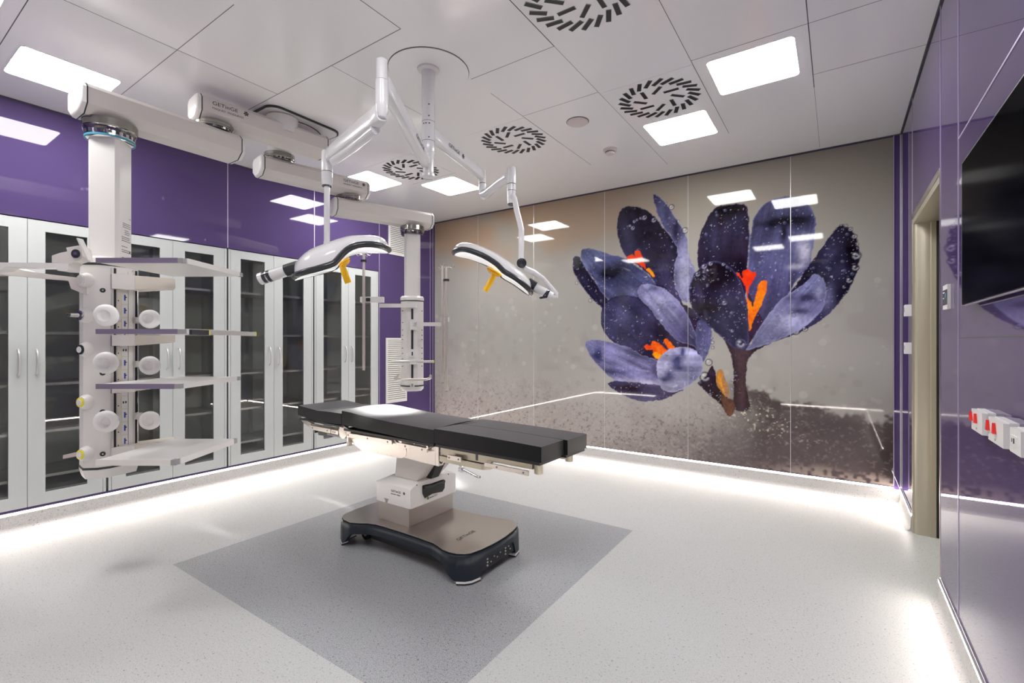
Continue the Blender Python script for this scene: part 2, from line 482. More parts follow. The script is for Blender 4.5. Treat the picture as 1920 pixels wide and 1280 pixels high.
t1 = thing('swirl_vent', '', 'ceiling vent', (0, 0, ZC), 0, 'round swirl air vents in the ceiling')
B().m('ceil').box((-.296, -.296, -.002), (.296, .296, -.0005)).end('face_plate', t1, local=True)
def slot(name='slot'):
    b = B().m('black').box((-.055, -.0155, -.004), (.055, .0155, -.0021)).m('grey').box((-.055, -.0155, -.0046), (.055, -.0138, -.0042)).box((-.055, .0138, -.0046), (.055, .0155, -.0042))
    b.box((-.055, -.0155, -.0046), (-.053, .0155, -.0042)).box((.053, -.0155, -.0046), (.055, .0155, -.0042))
    return b.end(name, t1, local=True)
s0 = slot()
n_out, first = 24, True
for ring, (n, R, tw, a0) in enumerate(((n_out, .231, .66, 0.0), (8, .125, .60, .2))):
    for i in range(n):
        a = 2 * PI * i / n + a0
        o = s0 if first else s0.copy()
        if not first: COL.objects.link(o)
        first = False
        o.location = (R * math.cos(a), R * math.sin(a), 0)
        o.rotation_euler = (0, 0, a + tw - (PI / 2 if ring == 9 else 0))
        o.scale = (.84, .92, 1) if ring == 0 else (.90, .85, 1)
index_kids()
VV = [(-2.25, 3.32, 'black slotted swirl vent in the middle of the ceiling, left of the speaker disc'),
      (-1.03, 3.32, 'black slotted swirl vent beside the two right light panels'),
      (-3.47, 3.32, 'black slotted swirl vent behind the white lamp column'),
      (-1.04, 2.10, 'large black slotted swirl vent cut off by the top edge of the photo')]
for i, (x, y, lb) in enumerate(VV):
    if i == 0: t1.location = (x, y, ZC); t1['label'] = lb
    else: dup(t1, (x, y, ZC), 0, lb)

t = thing('ceiling_speaker', 'round pinkish white disc flush in the ceiling, right of the middle swirl vent', 'ceiling speaker', (-1.651, 3.313, ZC))
B().m('discp').lathe((0, 0, 0), (0, 0, -1), [(.082, 0), (.082, .006), (.076, .012), (0, .014)], 40).end('cover', t, local=True)
B().m('joint').lathe((0, 0, 0), (0, 0, -1), [(.086, 0), (.086, .003), (.0, .003)], 40).end('rim', t, local=True)
t = thing('smoke_detector', 'small white round smoke detector on the ceiling near the mural', 'smoke detector', (-1.654, 3.952, ZC))
B().m('discp').lathe((0, 0, 0), (0, 0, -1), [(.06, 0), (.058, .018), (0, .02)], 32).end('base', t, local=True)
b = B().m('discp').lathe((0, 0, -.018), (0, 0, -1), [(.042, 0), (.042, .016), (.036, .026), (0, .03)], 32)
b.m('black')
for i in range(16):
    a = 2 * PI * i / 16; c = Vector((math.cos(a), math.sin(a), 0)); e = Vector((-math.sin(a), math.cos(a), 0))
    p = c * .0415 + Vector((0, 0, -.022))
    b.prism([p - e * .0055, p + e * .0055, p + e * .0055 - Vector((0, 0, .010)), p - e * .0055 - Vector((0, 0, .010))], c * .0012)
b.end('sensor_head', t, local=True)

# ================================================================= CABINETS
KIDS.clear()
CW = 0.893
def cabinet():
    t = thing('storage_cabinet', '', 'cabinet', (0, 0, 0), 0, 'glass fronted cabinets along the purple wall')
    # local frame: x into the wall is negative, front face at x = 0, y from 0 to CW
    b = B().m('cabin'); dp = .50
    b.box((-dp, .004, CB + .003), (-dp + .015, CW - .004, CT - .004)); b.box((-dp, .004, CB + .003), (-.022, .02, CT - .004)); b.box((-dp, CW - .02, CB + .003), (-.022, CW - .004, CT - .004))
    b.box((-dp, .004, CB + .003), (-.022, CW - .004, CB + .10)); b.box((-dp, .004, CT - .03), (-.022, CW - .004, CT - .004))
    b.box((-dp, CW / 2 - .008, CB + .05), (-.40, CW / 2 + .008, CT - .03))
    b.m('joint').box((-.03, .0005, CB + .001), (-.0225, CW - .0005, CB + .012)).box((-.03, .0005, CT - .012), (-.0225, CW - .0005, CT - .001)).box((-.0225, .004, CB + .004), (-.004, .0075, CT - .004))
    b.m('cab').box((-.03, .0075, CB + .003), (-.001, .024, CT - .006)).box((-.03, CW - .024, CB + .003), (-.001, CW - .006, CT - .006))
    b.end('carcass', t, local=True)
    for k, z in enumerate((.330, .655, 1.00, 1.375, 1.785)):
        b = B().m('alu').box((-dp + .02, .024, z - .009), (-.05, CW - .024, z + .009), .002)
        b.m('cabin').box((-.06, .05, z - .012), (-.052, CW - .05, z - .0095))
        b.end('shelf', t, local=True)
    B().m('joint').box((-.034, CW / 2 - .012, CB + .004), (-.0228, CW / 2 + .012, CT - .006)).end('door_gap_shade', t, local=True)  # dark strip added behind the door gap to stand for its shade
    b = B().m('chrome')
    for z in (.45, .80, 1.16, 1.50, 1.95):
        for y in (.024, CW - .032): b.box((-.16, y, z), (-.12, y + .008, z + .006))
    b.end('shelf_pins', t, local=True)['kind'] = 'stuff'
    dw = (CW - .054) / 2
    for s in (0, 1):
        y0 = .027 if s == 0 else CW / 2 + .0015; y1 = y0 + dw - .0015
        a = .092
        b = B().m('cab')
        z0, z1 = CB + .004, CT - .009
        b.box((-.022, y0, z0), (0, y0 + a, z1), .002); b.box((-.022, y1 - a, z0), (0, y1, z1), .002)
        b.box((-.022, y0 + a, z1 - .075), (0, y1 - a, z1), .0); b.box((-.022, y0 + a, z0), (0, y1 - a, z0 + .085), .0)
        d = b.end('door', t, local=True)
        B().m('glass').box((-.013, y0 + a - .003, z0 + .083), (-.009, y1 - a + .003, z1 - .073)).end('glass_pane', d, local=True)
        yh = y1 - .045 if s == 0 else y0 + .045
        pts = [(-.001, 0), (.012, .004), (.026, .025), (.032, .06), (.034, .09), (.032, .12), (.026, .155), (.012, .176), (-.001, .18)]
        B().m('alu').tube([(x, yh, 1.075 + z) for x, z in pts], .0065, 10).end('handle', d, local=True)
    return t
c0 = cabinet(); index_kids()
CL = [(C0 + .0, 'grey glass cabinet cut off by the left edge, behind the left equipment column'),
      (C0 + .895, 'grey glass cabinet directly behind the shelves of the left equipment column'),
      (C0 + 1.79, 'third grey glass cabinet from the left, left of the surgical lamp'),
      (C0 + 2.685, 'grey glass cabinet at the far end of the row, next to the white wall grilles')]
for i, (y, lb) in enumerate(CL):
    if i == 0: c0.location = (XL, y, 0); c0['label'] = lb
    else: dup(c0, (XL, y, 0), 0, lb)

# ---- white louvred grilles at the end of the left wall
def grille(y0, y1, z0, z1, n, label):
    t = thing('wall_grille', label, 'air grille', (XL, (y0 + y1) / 2, z0), 0, 'white louvred grilles on the purple wall')
    b = B().m('white'); w = .024
    b.box((XL, y0, z0), (XL + .012, y0 + w, z1)); b.box((XL, y1 - w, z0), (XL + .012, y1, z1)); b.box((XL, y0 + w, z0), (XL + .012, y1 - w, z0 + w)); b.box((XL, y0 + w, z1 - w), (XL + .012, y1 - w, z1))
    b.end('frame', t)
    B().m('joint').box((XL + .0005, y0 + w, z0 + w), (XL + .002, y1 - w, z1 - w)).end('backing', t)
    h = (z1 - z0 - 2 * w) / n
    b = B().m('white')
    for i in range(n):
        z = z0 + w + i * h
        b.hexa([(XL + .003, y0 + w, z + h * .55), (XL + .012, y0 + w, z + h * .05), (XL + .012, y1 - w, z + h * .05), (XL + .003, y1 - w, z + h * .55),
                (XL + .003, y0 + w, z + h * .85), (XL + .012, y0 + w, z + h * .62), (XL + .012, y1 - w, z + h * .62), (XL + .003, y1 - w, z + h * .85)])
    b.end('louvres', t)
grille(4.142, 4.43, 2.43, 2.83, 15, 'white louvred grille high on the purple wall under the ceiling')
grille(4.10, 4.452, .525, 1.358, 30, 'tall white louvred grille low on the purple wall behind the far equipment column')

# ================================================================= RIGHT WALL FITTINGS
KX = XR / .42
tv = lambda u, v: onx(u, v, XR - .030)
ta, tb2 = tv(1804, 307), tv(1804, 573)
TY, TT, TB = ta.y, ta.z, tb2.z
TN = TY - (TT - TB) * 1.77
t = thing('television', 'large black wall television at the right edge of the photo', 'television', (XR, (TY + TN) / 2, TB))
B().m('black').box((XR - .018, TN + .1, TB + .06), (XR - .0005, TY - .08, TT - .06)).end('rear_housing', t)
B().m('dark').box((XR - .030, TN, TB), (XR - .0182, TY, TT), .002).end('bezel', t)
B().m('tvscreen').box((XR - .0312, TN + .004, TB + .004), (XR - .0301, TY - .003, TT - .003)).end('screen', t)
B().m('alu').box((XR - .0312, TN, TB - .0015), (XR - .0182, TY, TB)).box((XR - .0312, TY, TB), (XR - .0182, TY + .001, TT)).box((XR - .0312, TN, TT), (XR - .0182, TY, TT + .0015)).end('edge_trim', t)

t = thing('wall_controller', 'white wall controller with a small dark display between doorway and television', 'thermostat', (XR, 2.98, 1.52))
B().m('plastic').box((XR - .012, 2.925, 1.462), (XR, 3.035, 1.575), .003).end('housing', t)
B().m('dark').box((XR - .0135, 2.927, 1.482), (XR - .0118, 3.033, 1.552), .001).end('display', t)
b = B().m('teal').box((XR - .0142, 2.945, 1.515), (XR - .0133, 2.965, 1.535)); b.end('display_icon', t)
B().m('plastic').box((XR - .0142, 2.98, 1.538), (XR - .0133, 3.02, 1.543)).box((XR - .0142, 2.99, 1.512), (XR - .0133, 3.02, 1.516)).end('display_text', t)
def wswitch(z, label):
    t = thing('wall_switch', label, 'switch', (XR, 4.36, z), 0, 'switches beside the doorway')
    B().m('plastic').box((XR - .036, 4.32, z - .04), (XR, 4.40, z + .04), .006).end('housing', t)
    B().m('grey').box((XR - .0375, 4.345, z - .01), (XR - .0355, 4.375, z + .02), .001).end('button', t)
wswitch(1.53, 'upper white switch box in the strip between doorway and mural')
wswitch(1.265, 'lower white switch box in the strip between doorway and mural')
def wsocket(y0, y1, z0, z1, label, reds):
    t = thing('wall_socket', label, 'wall socket', (XR, (y0 + y1) / 2, z0), 0, 'white wall boxes in a row on the right wall')
    X = lambda d: XR - d
    B().m('plastic').box((X(.020), y0 + .005, z0), (XR, y1 - .005, z1), .004, 2).end('back_box', t)
    B().m('plastic').box((X(.034), y0, z0 + .002), (X(.0205), y1, z1 - .002), .009, 3).end('cover', t)
    zc = (z0 + z1) / 2
    if reds:
        for y in (y1 - .010, (y0 + y1) / 2):
            B().m('red').prism([(X(.0345), y - .010, zc - .006), (X(.0345), y + .010, zc - .006), (X(.0345), y, zc + .026)], (-.007, 0, 0)).end('warning_flag', t)
        B().m('grey').cyl((X(.0355), (y0 + y1) / 2, z0 + .014), (X(.034), (y0 + y1) / 2, z0 + .014), .004, n=12).end('screw', t)
    else:
        B().m('white').box((X(.0365), y0 + .02, z0 + .022), (X(.0335), y1 - .015, z1 - .02), .002).end('insert', t)
        B().m('dark').box((X(.037), y1 - .033, zc - .004), (X(.036), y1 - .028, zc + .006)).box((X(.037), y1 - .052, zc - .006), (X(.036), y1 - .042, zc + .008)).end('contacts', t)
sk = lambda u, v: onx(u, v, XR - .034)
def skr(u0, u1, t0_, t1_): return sk(u1, 0).y, sk(u0, 0).y
wsocket(*skr(1821.5, 1841.5, 0, 0), sk(1821.5, 804).z, sk(1821.5, 764).z, 'white wall box with two red flags, furthest of the three from the camera', True)
wsocket(*skr(1853, 1881, 0, 0), sk(1853, 824).z, sk(1853, 779).z, 'white wall box with two red flags, in the middle of the three', True)
wsocket(*skr(1893.5, 1914, 0, 0), sk(1893.5, 846).z, sk(1893.5, 798).z, 'white wall box with a pale insert and two dark contacts, at the right edge', False)

# ================================================================= THE FLOWER MURAL (printed glass panels)
rng = np.random.default_rng(11)
CELL = 0.0062
MX0, MX1, MZ0, MZ1 = -4.735, 0.375, 0.128, 2.985
YM = YF - .006
NX = int((MX1 - MX0) / CELL); NZ = int((MZ1 - MZ0) / CELL)
gx = MX0 + (np.arange(NX + 1)) * (MX1 - MX0) / NX
gz = MZ0 + (np.arange(NZ + 1)) * (MZ1 - MZ0) / NZ
GX, GZ = np.meshgrid(gx, gz)                      # [z, x]
def lin(c): return np.array(srgb(*c))
def vnoise(sx, sz, seed, gx_=None, gz_=None):
    """smooth value noise, cell size sx by sz metres"""
    r = np.random.default_rng(seed); X = (GX if gx_ is None else gx_) / sx + 1000; Z = (GZ if gz_ is None else gz_) / sz + 1000
    xi = np.floor(X).astype(int); zi = np.floor(Z).astype(int); fx = X - xi; fz = Z - zi
    T = r.random((512, 512)); fx = fx * fx * (3 - 2 * fx); fz = fz * fz * (3 - 2 * fz)
    g = lambda a, c: T[a % 512, c % 512]
    return (g(zi, xi) * (1 - fx) + g(zi, xi + 1) * fx) * (1 - fz) + (g(zi + 1, xi) * (1 - fx) + g(zi + 1, xi + 1) * fx) * fz
def sm(a, lo, hi):
    t = np.clip((a - lo) / (hi - lo), 0, 1); return t * t * (3 - 2 * t)
def wl(u, v):
    p = ony(u, v, YM); return p.x, p.z
def k7(x, y): return 1050 + x * .43742, 340 + y * .4375     # points were read off an enlarged detail
def over(C, m, c): 
    C[...] = C * (1 - m[..., None]) + np.asarray(c) * m[..., None]

# --- ground and sky of the picture
n1 = vnoise(.9, .7, 1); n2 = vnoise(.35, .3, 2); n3 = vnoise(.12, .1, 3); n4 = vnoise(.03, .026, 4); n5 = vnoise(.014, .012, 5)
C = np.zeros(GX.shape + (3,)); C[:] = lin((158, 154, 148))
over(C, sm(GZ, 1.9, 2.9) * .75, lin((139, 129, 116)))
over(C, sm(GZ, 1.7, 2.7) * sm(-GX, .2, 3.6) * sm(n1 * .6 + n2 * .4, .42, .72) * .65, lin((160, 128, 98)))
over(C, (1 - sm(GZ, .9, 2.0)) * sm(n1, .2, .8) * .55, lin((178, 174, 170)))
over(C, sm(GX, -1.4, .4) * sm(GZ, 1.8, 2.9) * .5, lin((118, 114, 106)))
over(C, sm(n2 * .5 + n3 * .5, .5, .75) * (1 - sm(GZ, 1.3, 2.0)) * .35, lin((140, 133, 131)))
C *= np.array([1.07, 1.08, 1.09])
# out-of-focus light dots
for i in range(260):
    x = rng.uniform(MX0, MX1); z = rng.uniform(.55, 1.85); r = rng.uniform(.012, .045)
    i0, i1 = np.searchsorted(gx, [x - r, x + r]); j0, j1 = np.searchsorted(gz, [z - r, z + r])
    if i1 <= i0 or j1 <= j0: continue
    d = np.hypot(GX[j0:j1, i0:i1] - x, GZ[j0:j1, i0:i1] - z) / r
    over(C[j0:j1, i0:i1], (1 - sm(d, .6, 1)) * rng.uniform(.05, .25), lin((205, 202, 192)) if rng.random() < .7 else lin((130, 126, 122)))
# snowy, sandy ground that darkens to brown violet
gl = np.interp(gx, [-4.74, -3.6, -2.6, -1.9, -1.35, -1.1, -.95, -.6, -.3, .0, .38], [.95, .95, .85, .78, .85, .86, .90, .86, .74, .68, .66])[None, :]
h = gl + (n3 - .5) * .10 + (n4 - .5) * .06 - GZ
left = 1 - sm(GX + (n2 - .5) * .5, -1.45, -.60)
g = sm(h, -.02, .03) * (1 - left) + sm(h, -.15, .5) * left
over(C, g * left * .6, lin((172, 160, 156)))
over(C, g * (1 - left) * .93, lin((66, 54, 56)))
dk = sm(-GZ + .62 + (n2 - .5) * .3, 0, .42) * sm(GX, -3.2, -1.5)
dk = dk * (.35 + .65 * sm(GX, -2.2, -.9))
over(C, dk * .55, lin((100, 88, 90)))
over(C, (1 - sm(GZ, .12, .35)) * sm(GX, -2.6, -1.7) * (1 - sm(GX, .05, .3)) * .35 * (1 - sm(n2, .4, .7)), lin((70, 55, 58)))
dd = sm(GX, -.85, -.55) * (1 - sm(GX, -.42, -.2)) * sm(.70 - GZ, 0, .06) * sm(GZ, .34, .5)
over(C, sm(GX, .12, .36) * (1 - sm(GZ, .35, .6)) * .7, lin((48, 38, 38)))
sp = sm(n4 * .5 + n5 * .5, .60, .74); sd = sm(1 - (n4 * .5 + n5 * .5), .64, .76)
gg = np.clip(g + dk * .5, 0, 1)
over(C, sp * gg * (.22 - .12 * sm(GX, -1.2, -.8)), lin((200, 188, 178)))
over(C, sd * gg * (.42 - .22 * sm(GX, -1.2, -.8)), lin((72, 58, 56)))
fl = sm(n5 * .6 + vnoise(.02, .03, 9) * .4, .66, .8)
band = np.exp(-((GX + .62) / .35) ** 2 - ((GZ - (.60 - (GX + .62) * .28)) / .12) ** 2)
over(C, fl * band * 1.0, lin((225, 215, 200))); over(C, band * .25 * n4, lin((170, 158, 146)))
over(C, (1 - sm(GZ, .125, .20 + .08 * n3)) * sm(GX, -.8, -.1) * .8 * sm(n4, .1, .5), lin((176, 160, 150)))

def smooth(pts, k=6):
    P = np.array(pts, float); n = len(P); o = []
    for i in range(n):
        p0, p1, p2, p3 = P[i - 1], P[i], P[(i + 1) % n], P[(i + 2) % n]
        for j in range(k):
            t = j / k
            o.append(.5 * ((2 * p1) + (-p0 + p2) * t + (2 * p0 - 5 * p1 + 4 * p2 - p3) * t * t + (-p0 + 3 * p1 - 3 * p2 + p3) * t ** 3))
    return np.array(o)
def region(pts, sharp=False):
    W = np.array([wl(*k7(*p)) for p in pts]); W = W if sharp else smooth(W)
    i0, i1 = np.searchsorted(gx, [W[:, 0].min() - .03, W[:, 0].max() + .03]); j0, j1 = np.searchsorted(gz, [W[:, 1].min() - .03, W[:, 1].max() + .03])
    i1 = min(i1, NX); j1 = min(j1, NZ)
    X = GX[j0:j1, i0:i1]; Z = GZ[j0:j1, i0:i1]
    ins = np.zeros(X.shape, bool); dist = np.full(X.shape, 9.0); n = len(W)
    for a in range(n):
        x1, z1 = W[a]; x2, z2 = W[(a + 1) % n]
        if z1 != z2:
            cr = ((z1 > Z) != (z2 > Z)) & (X < (x2 - x1) * (Z - z1) / (z2 - z1) + x1); ins ^= cr
        dx, dz = x2 - x1, z2 - z1; L = dx * dx + dz * dz + 1e-12
        t = np.clip(((X - x1) * dx + (Z - z1) * dz) / L, 0, 1)
        dist = np.minimum(dist, np.hypot(X - x1 - t * dx, Z - z1 - t * dz))
    sd_ = np.where(ins, dist, -dist) + (vnoise(.035, .035, 77, X, Z) - .5) * .012 + (vnoise(.012, .012, 78, X, Z) - .5) * .007
    return (slice(j0, j1), slice(i0, i1)), sd_, X, Z
def petal(pts, base, tip, cb, ct, rim=None, blobs=(), veins=.25, seed=0, drops=12, rimw=.02, midc=None):
    """base/tip: points giving the direction of growth; cb/ct: colours there"""
    sl, d, X, Z = region(pts)
    m = np.clip(d / CELL + .5, 0, 1)
    bx, bz = wl(*k7(*base)); tx, tz = wl(*k7(*tip)); L = math.hypot(tx - bx, tz - bz); ax, az = (tx - bx) / L, (tz - bz) / L
    s = ((X - bx) * ax + (Z - bz) * az) / L; w = (-(X - bx) * az + (Z - bz) * ax)
    cb, ct = lin(cb), lin(ct); t = sm(s + (vnoise(.1, .1, seed + 50, X, Z) - .5) * .35, 0, 1)[..., None]
    K = cb * (1 - t) + ct * t
    if midc is not None:
        mm = np.exp(-(w / (L * .18)) ** 2)[..., None] * .6; K = K * (1 - mm) + lin(midc) * mm
    v = vnoise(.011, .22, seed + 70, w, s * L) * .6 + vnoise(.03, .35, seed + 71, w, s * L) * .4
    K = K * (1 + (v[..., None] - .5) * 2 * veins)
    for (px, py, rx, ry, c, a) in blobs:
        qx, qz = wl(*k7(px, py)); e = np.exp(-((X - qx) / rx) ** 2 - ((Z - qz) / ry) ** 2) * a * (.85 + .7 * vnoise(.05, .05, seed + 5, X, Z))
        e = np.clip(e, 0, 1)[..., None]; K = K * (1 - e) + lin(c) * e
    nn = vnoise(.02, .02, seed + 90, X, Z)
    n6 = vnoise(.05, .30, seed + 91, w, s * L)[..., None]
    low = vnoise(.15, .20, seed + 97, X, Z)[..., None]; K = K * (.55 + .95 * low ** 1.2)
    K = K * (.66 + .68 * n6) * (.84 + .32 * nn[..., None])
    lum = K.mean(-1, keepdims=True); K = K * .80 + lum * np.array([1.02, .98, 1.05]) * .20; K = K ** 1.06 * 1.18
    spk = sm(vnoise(.0135, .0135, seed + 95, X, Z), .86, .95)[..., None] * sm(vnoise(.11, .11, seed + 96, X, Z), .45, .7)[..., None] * .55; K = K * (1 - spk) + lin((205, 204, 225)) * spk
    if rim is not None:
        e = (np.clip(1 - d / rimw, 0, 1) ** 1.3 * (.35 + .65 * vnoise(.03, .03, seed + 3, X, Z)))[..., None]; K = K * (1 - e) + lin(rim) * e
    r = np.random.default_rng(seed + 400)
    pts_in = np.argwhere(d > .012)
    for _ in range(int(drops * .6)):
        if len(pts_in) == 0: break
        j, i = pts_in[r.integers(len(pts_in))]; rr = r.uniform(.006, .019); ox, oz = X[j, i], Z[j, i]
        q = np.hypot((X - ox), (Z - oz) * .9) / rr
        body = (1 - sm(q, .8, 1.05)); K = K * (1 - body[..., None] * .25) + lin((105, 108, 150)) * body[..., None] * .25
        hl = np.exp(-(((X - ox + rr * .3) / (rr * .35)) ** 2 + ((Z - oz - rr * .35) / (rr * .3)) ** 2)); K = K * (1 - hl[..., None] * .4) + lin((180, 182, 215)) * hl[..., None] * .4
        sh = np.exp(-((q - 1.0) / .18) ** 2) * (Z < oz); K = K * (1 - sh[..., None] * .4)
    C[sl] = C[sl] * (1 - m[..., None]) + np.clip(K, 0, 1) * m[..., None]
def flat(pts, c, c2=None, seed=0, sharp=False, grain=.2):
    sl, d, X, Z = region(pts, sharp); m = np.clip(d / CELL + .5, 0, 1)[..., None]
    K = np.ones(X.shape + (3,)) * lin(c)
    if c2 is not None:
        t = vnoise(.05, .05, seed + 33, X, Z)[..., None]; K = K * (1 - t) + lin(c2) * t
    K = K * (1 + (vnoise(.016, .016, seed, X, Z)[..., None] - .5) * 2 * grain)
    C[sl] = C[sl] * (1 - m) + K * m
def droplet(px, py, r, dark=(40, 34, 58)):
    ox, oz = wl(*k7(px, py)); r = r * .0026
    i0, i1 = np.searchsorted(gx, [ox - r * 1.4, ox + r * 1.4]); j0, j1 = np.searchsorted(gz, [oz - r * 1.4, oz + r * 1.4])
    X = GX[j0:j1, i0:i1]; Z = GZ[j0:j1, i0:i1]; S = C[j0:j1, i0:i1]
    q = np.hypot(X - ox, Z - oz) / r
    over(S, np.exp(-((q - .9) / .16) ** 2) * .85, lin(dark)); over(S, np.exp(-((q - .55) / .2) ** 2) * (Z < oz) * .6, lin((200, 198, 205)))
    over(S, np.exp(-((X - ox + r * .3) / (r * .3)) ** 2 - ((Z - oz - r * .4) / (r * .25)) ** 2) * .8, lin((225, 225, 235)))

DK, DB, MB, LB, LV, WH = (27, 20, 42), (44, 38, 72), (66, 66, 108), (104, 106, 150), (134, 132, 178), (176, 174, 202)
# stems
petal([(690, 655), (735, 690), (800, 700), (905, 688), (850, 720), (812, 755), (800, 800), (797, 880), (815, 965), (780, 985), (745, 965), (745, 850), (738, 765), (715, 705)], (780, 960), (780, 680), (52, 32, 38), (58, 38, 52), None, (), .15, 1, 4, midc=(78, 55, 62))
petal([(590, 862), (625, 835), (640, 800), (656, 790), (672, 840), (700, 895), (738, 955), (740, 985), (715, 982), (655, 925), (610, 885)], (730, 970), (600, 860), (60, 40, 40), (44, 28, 46), None, (), .15, 2, 2)
flat([(668, 860), (676, 815), (692, 808), (712, 850), (728, 905), (718, 925), (690, 900)], (196, 132, 52), (150, 120, 104), 3)
flat([(690, 915), (712, 925), (735, 935), (752, 965), (735, 1002), (716, 1000), (700, 965)], (112, 72, 52), (76, 54, 50), 4)
flat([(676, 850), (684, 822), (692, 850), (704, 900), (712, 920), (698, 900)], (226, 150, 40), None, 6)
# back petals, left flower
petal([(245, 165), (262, 122), (290, 106), (345, 112), (400, 145), (440, 195), (480, 240), (510, 290), (505, 340), (505, 430), (520, 520), (470, 520), (430, 470), (380, 400), (320, 350), (275, 310), (250, 240)], (450, 480), (300, 110), (50, 44, 78), (26, 18, 40), (70, 66, 104),
      [(290, 250, .09, .16, (56, 56, 92), .8), (400, 230, .22, .12, (20, 14, 30), .9), (430, 300, .12, .12, (22, 15, 32), .7)], .25, 10, 18, .012)
for q in [(362, 155, 9), (402, 166, 9), (330, 165, 5), (345, 158, 5), (318, 172, 6), (312, 200, 8), (300, 190, 5)]: droplet(*q, dark=(120, 118, 150))
petal([(397, 54), (430, 72), (468, 112), (498, 160), (528, 205), (548, 262), (556, 330), (578, 382), (565, 440), (552, 515), (525, 508), (500, 470), (490, 420), (492, 350), (505, 300), (478, 240), (440, 190), (412, 120)], (540, 500), (400, 60), (112, 110, 150), (52, 52, 92), (150, 148, 190),
      [(500, 210, .05, .16, (34, 30, 62), .9), (530, 400, .05, .2, (160, 160, 195), .7), (440, 130, .03, .1, (80, 84, 130), .6)], .35, 11, 26, .010)
for q in [(478, 110, 11), (536, 210, 12), (455, 95, 5), (508, 170, 5), (500, 480, 6), (495, 440, 6), (492, 400, 5)]: droplet(*q)
petal([(57, 328), (80, 322), (110, 370), (150, 430), (200, 500), (215, 550), (185, 545), (130, 495), (80, 430), (56, 380)], (200, 530), (60, 330), (38, 32, 62), (30, 24, 50), (78, 78, 120), (), .3, 12, 10, .014)
petal([(90, 300), (100, 288), (135, 288), (180, 300), (232, 325), (300, 380), (300, 470), (220, 500), (170, 450), (120, 385), (92, 335)], (260, 470), (100, 290), (74, 78, 122), (80, 88, 130), (120, 122, 162), [(150, 400, .08, .1, (34, 30, 60), .8)], .3, 13, 12, .014)
for q in [(72, 435, 8), (130, 510, 9), (58, 360, 4)]: droplet(*q)
petal([(137, 370), (150, 335), (185, 320), (240, 318), (290, 335), (335, 368), (385, 405), (425, 465), (470, 540), (430, 560), (330, 520), (250, 515), (190, 490), (150, 420)], (440, 530), (150, 330), (70, 74, 120), (68, 74, 118), (112, 116, 160), [(218, 392, .15, .09, (20, 18, 38), 1.0), (300, 470, .2, .05, (104, 106, 150), .6)], .3, 14, 26, .012)
# inner shadow of the left flower
flat([(420, 440), (520, 520), (590, 560), (640, 640), (620, 760), (560, 780), (430, 800), (300, 720), (260, 600), (330, 500)], (36, 24, 46), (46, 34, 60), 15)
flat([(288, 325), (306, 312), (322, 322), (320, 300), (340, 298), (352, 325), (368, 372), (345, 362), (320, 345), (296, 340)], (226, 72, 20), (236, 50, 14), 16, grain=.12)
flat([(370, 378), (388, 374), (404, 406), (390, 400)], (250, 150, 10), None, 17)
petal([(175, 590), (178, 550), (200, 515), (240, 494), (300, 490), (350, 512), (420, 580), (520, 680), (600, 735), (590, 790), (520, 790), (430, 775), (340, 738), (260, 705), (210, 670), (182, 630)], (520, 760), (210, 520), (48, 36, 66), (56, 54, 92), (36, 26, 50), [(290, 600, .26, .18, (62, 60, 100), .7), (440, 620, .12, .14, (36, 24, 48), .8)], .22, 20, 40, .025)
petal([(333, 470), (345, 446), (372, 438), (415, 447), (455, 466), (492, 498), (520, 530), (560, 600), (592, 680), (600, 730), (560, 700), (500, 680), (430, 605), (385, 545), (345, 505)], (580, 710), (350, 450), (72, 66, 112), (124, 124, 168), (150, 150, 190), [(420, 510, .12, .08, (150, 150, 190), .7), (400, 460, .08, .03, (60, 58, 96), .6)], .3, 21, 34, .012)
petal([(590, 600), (632, 596), (650, 640), (645, 700), (630, 745), (612, 775), (596, 740), (580, 680)], (610, 770), (620, 600), (92, 92, 140), (70, 70, 116), None, (), .3, 22, 16)
for q in [(652, 690, 7), (655, 712, 6), (650, 672, 5), (638, 775, 13), (622, 838, 20)]: droplet(*q)
petal([(108, 694), (122, 680), (160, 678), (225, 692), (295, 712), (350, 742), (430, 778), (450, 850), (425, 880), (350, 876), (270, 862), (215, 838), (165, 792), (125, 740)], (430, 830), (115, 690), (112, 108, 156), (112, 112, 160), (150, 150, 190), [(160, 740, .07, .12, (40, 42, 84), .9), (230, 815, .22, .03, (60, 60, 104), .7), (330, 862, .25, .035, (168, 164, 192), .8), (430, 805, .1, .1, (64, 54, 92), .8)], .28, 23, 18, .010)
petal([(205, 866), (240, 855), (300, 858), (370, 868), (440, 872), (525, 888), (500, 908), (450, 930), (400, 940), (345, 942), (285, 922), (235, 895)], (500, 890), (210, 870), (78, 66, 104), (62, 62, 100), None, [(290, 885, .16, .05, (48, 28, 44), .9)], .2, 24, 4)
flat([(358, 706), (372, 698), (388, 702), (394, 682), (410, 684), (440, 708), (466, 726), (450, 745), (438, 770), (420, 762), (398, 745), (396, 722), (370, 720)], (228, 66, 18), (246, 110, 16), 25, grain=.14)
flat([(396, 742), (410, 730), (440, 745), (446, 770), (425, 764)], (250, 160, 16), None, 26)
flat([(443, 680), (458, 673), (476, 692), (494, 712), (476, 728), (460, 712)], (250, 120, 14), (240, 90, 16), 27)
petal([(415, 800), (416, 772), (438, 742), (470, 718), (520, 708), (565, 716), (600, 745), (614, 785), (602, 830), (565, 866), (505, 900), (470, 902), (435, 885), (420, 845)], (600, 800), (420, 800), (140, 140, 186), (168, 166, 204), (186, 184, 214), [(500, 770, .06, .09, (62, 64, 116), .95), (470, 830, .06, .05, (70, 72, 122), .9), (525, 735, .03, .07, (60, 62, 112), .9), (515, 800, .08, .04, (66, 66, 118), .9), (455, 850, .06, .03, (70, 70, 122), .8)], .16, 28, 14, .012)
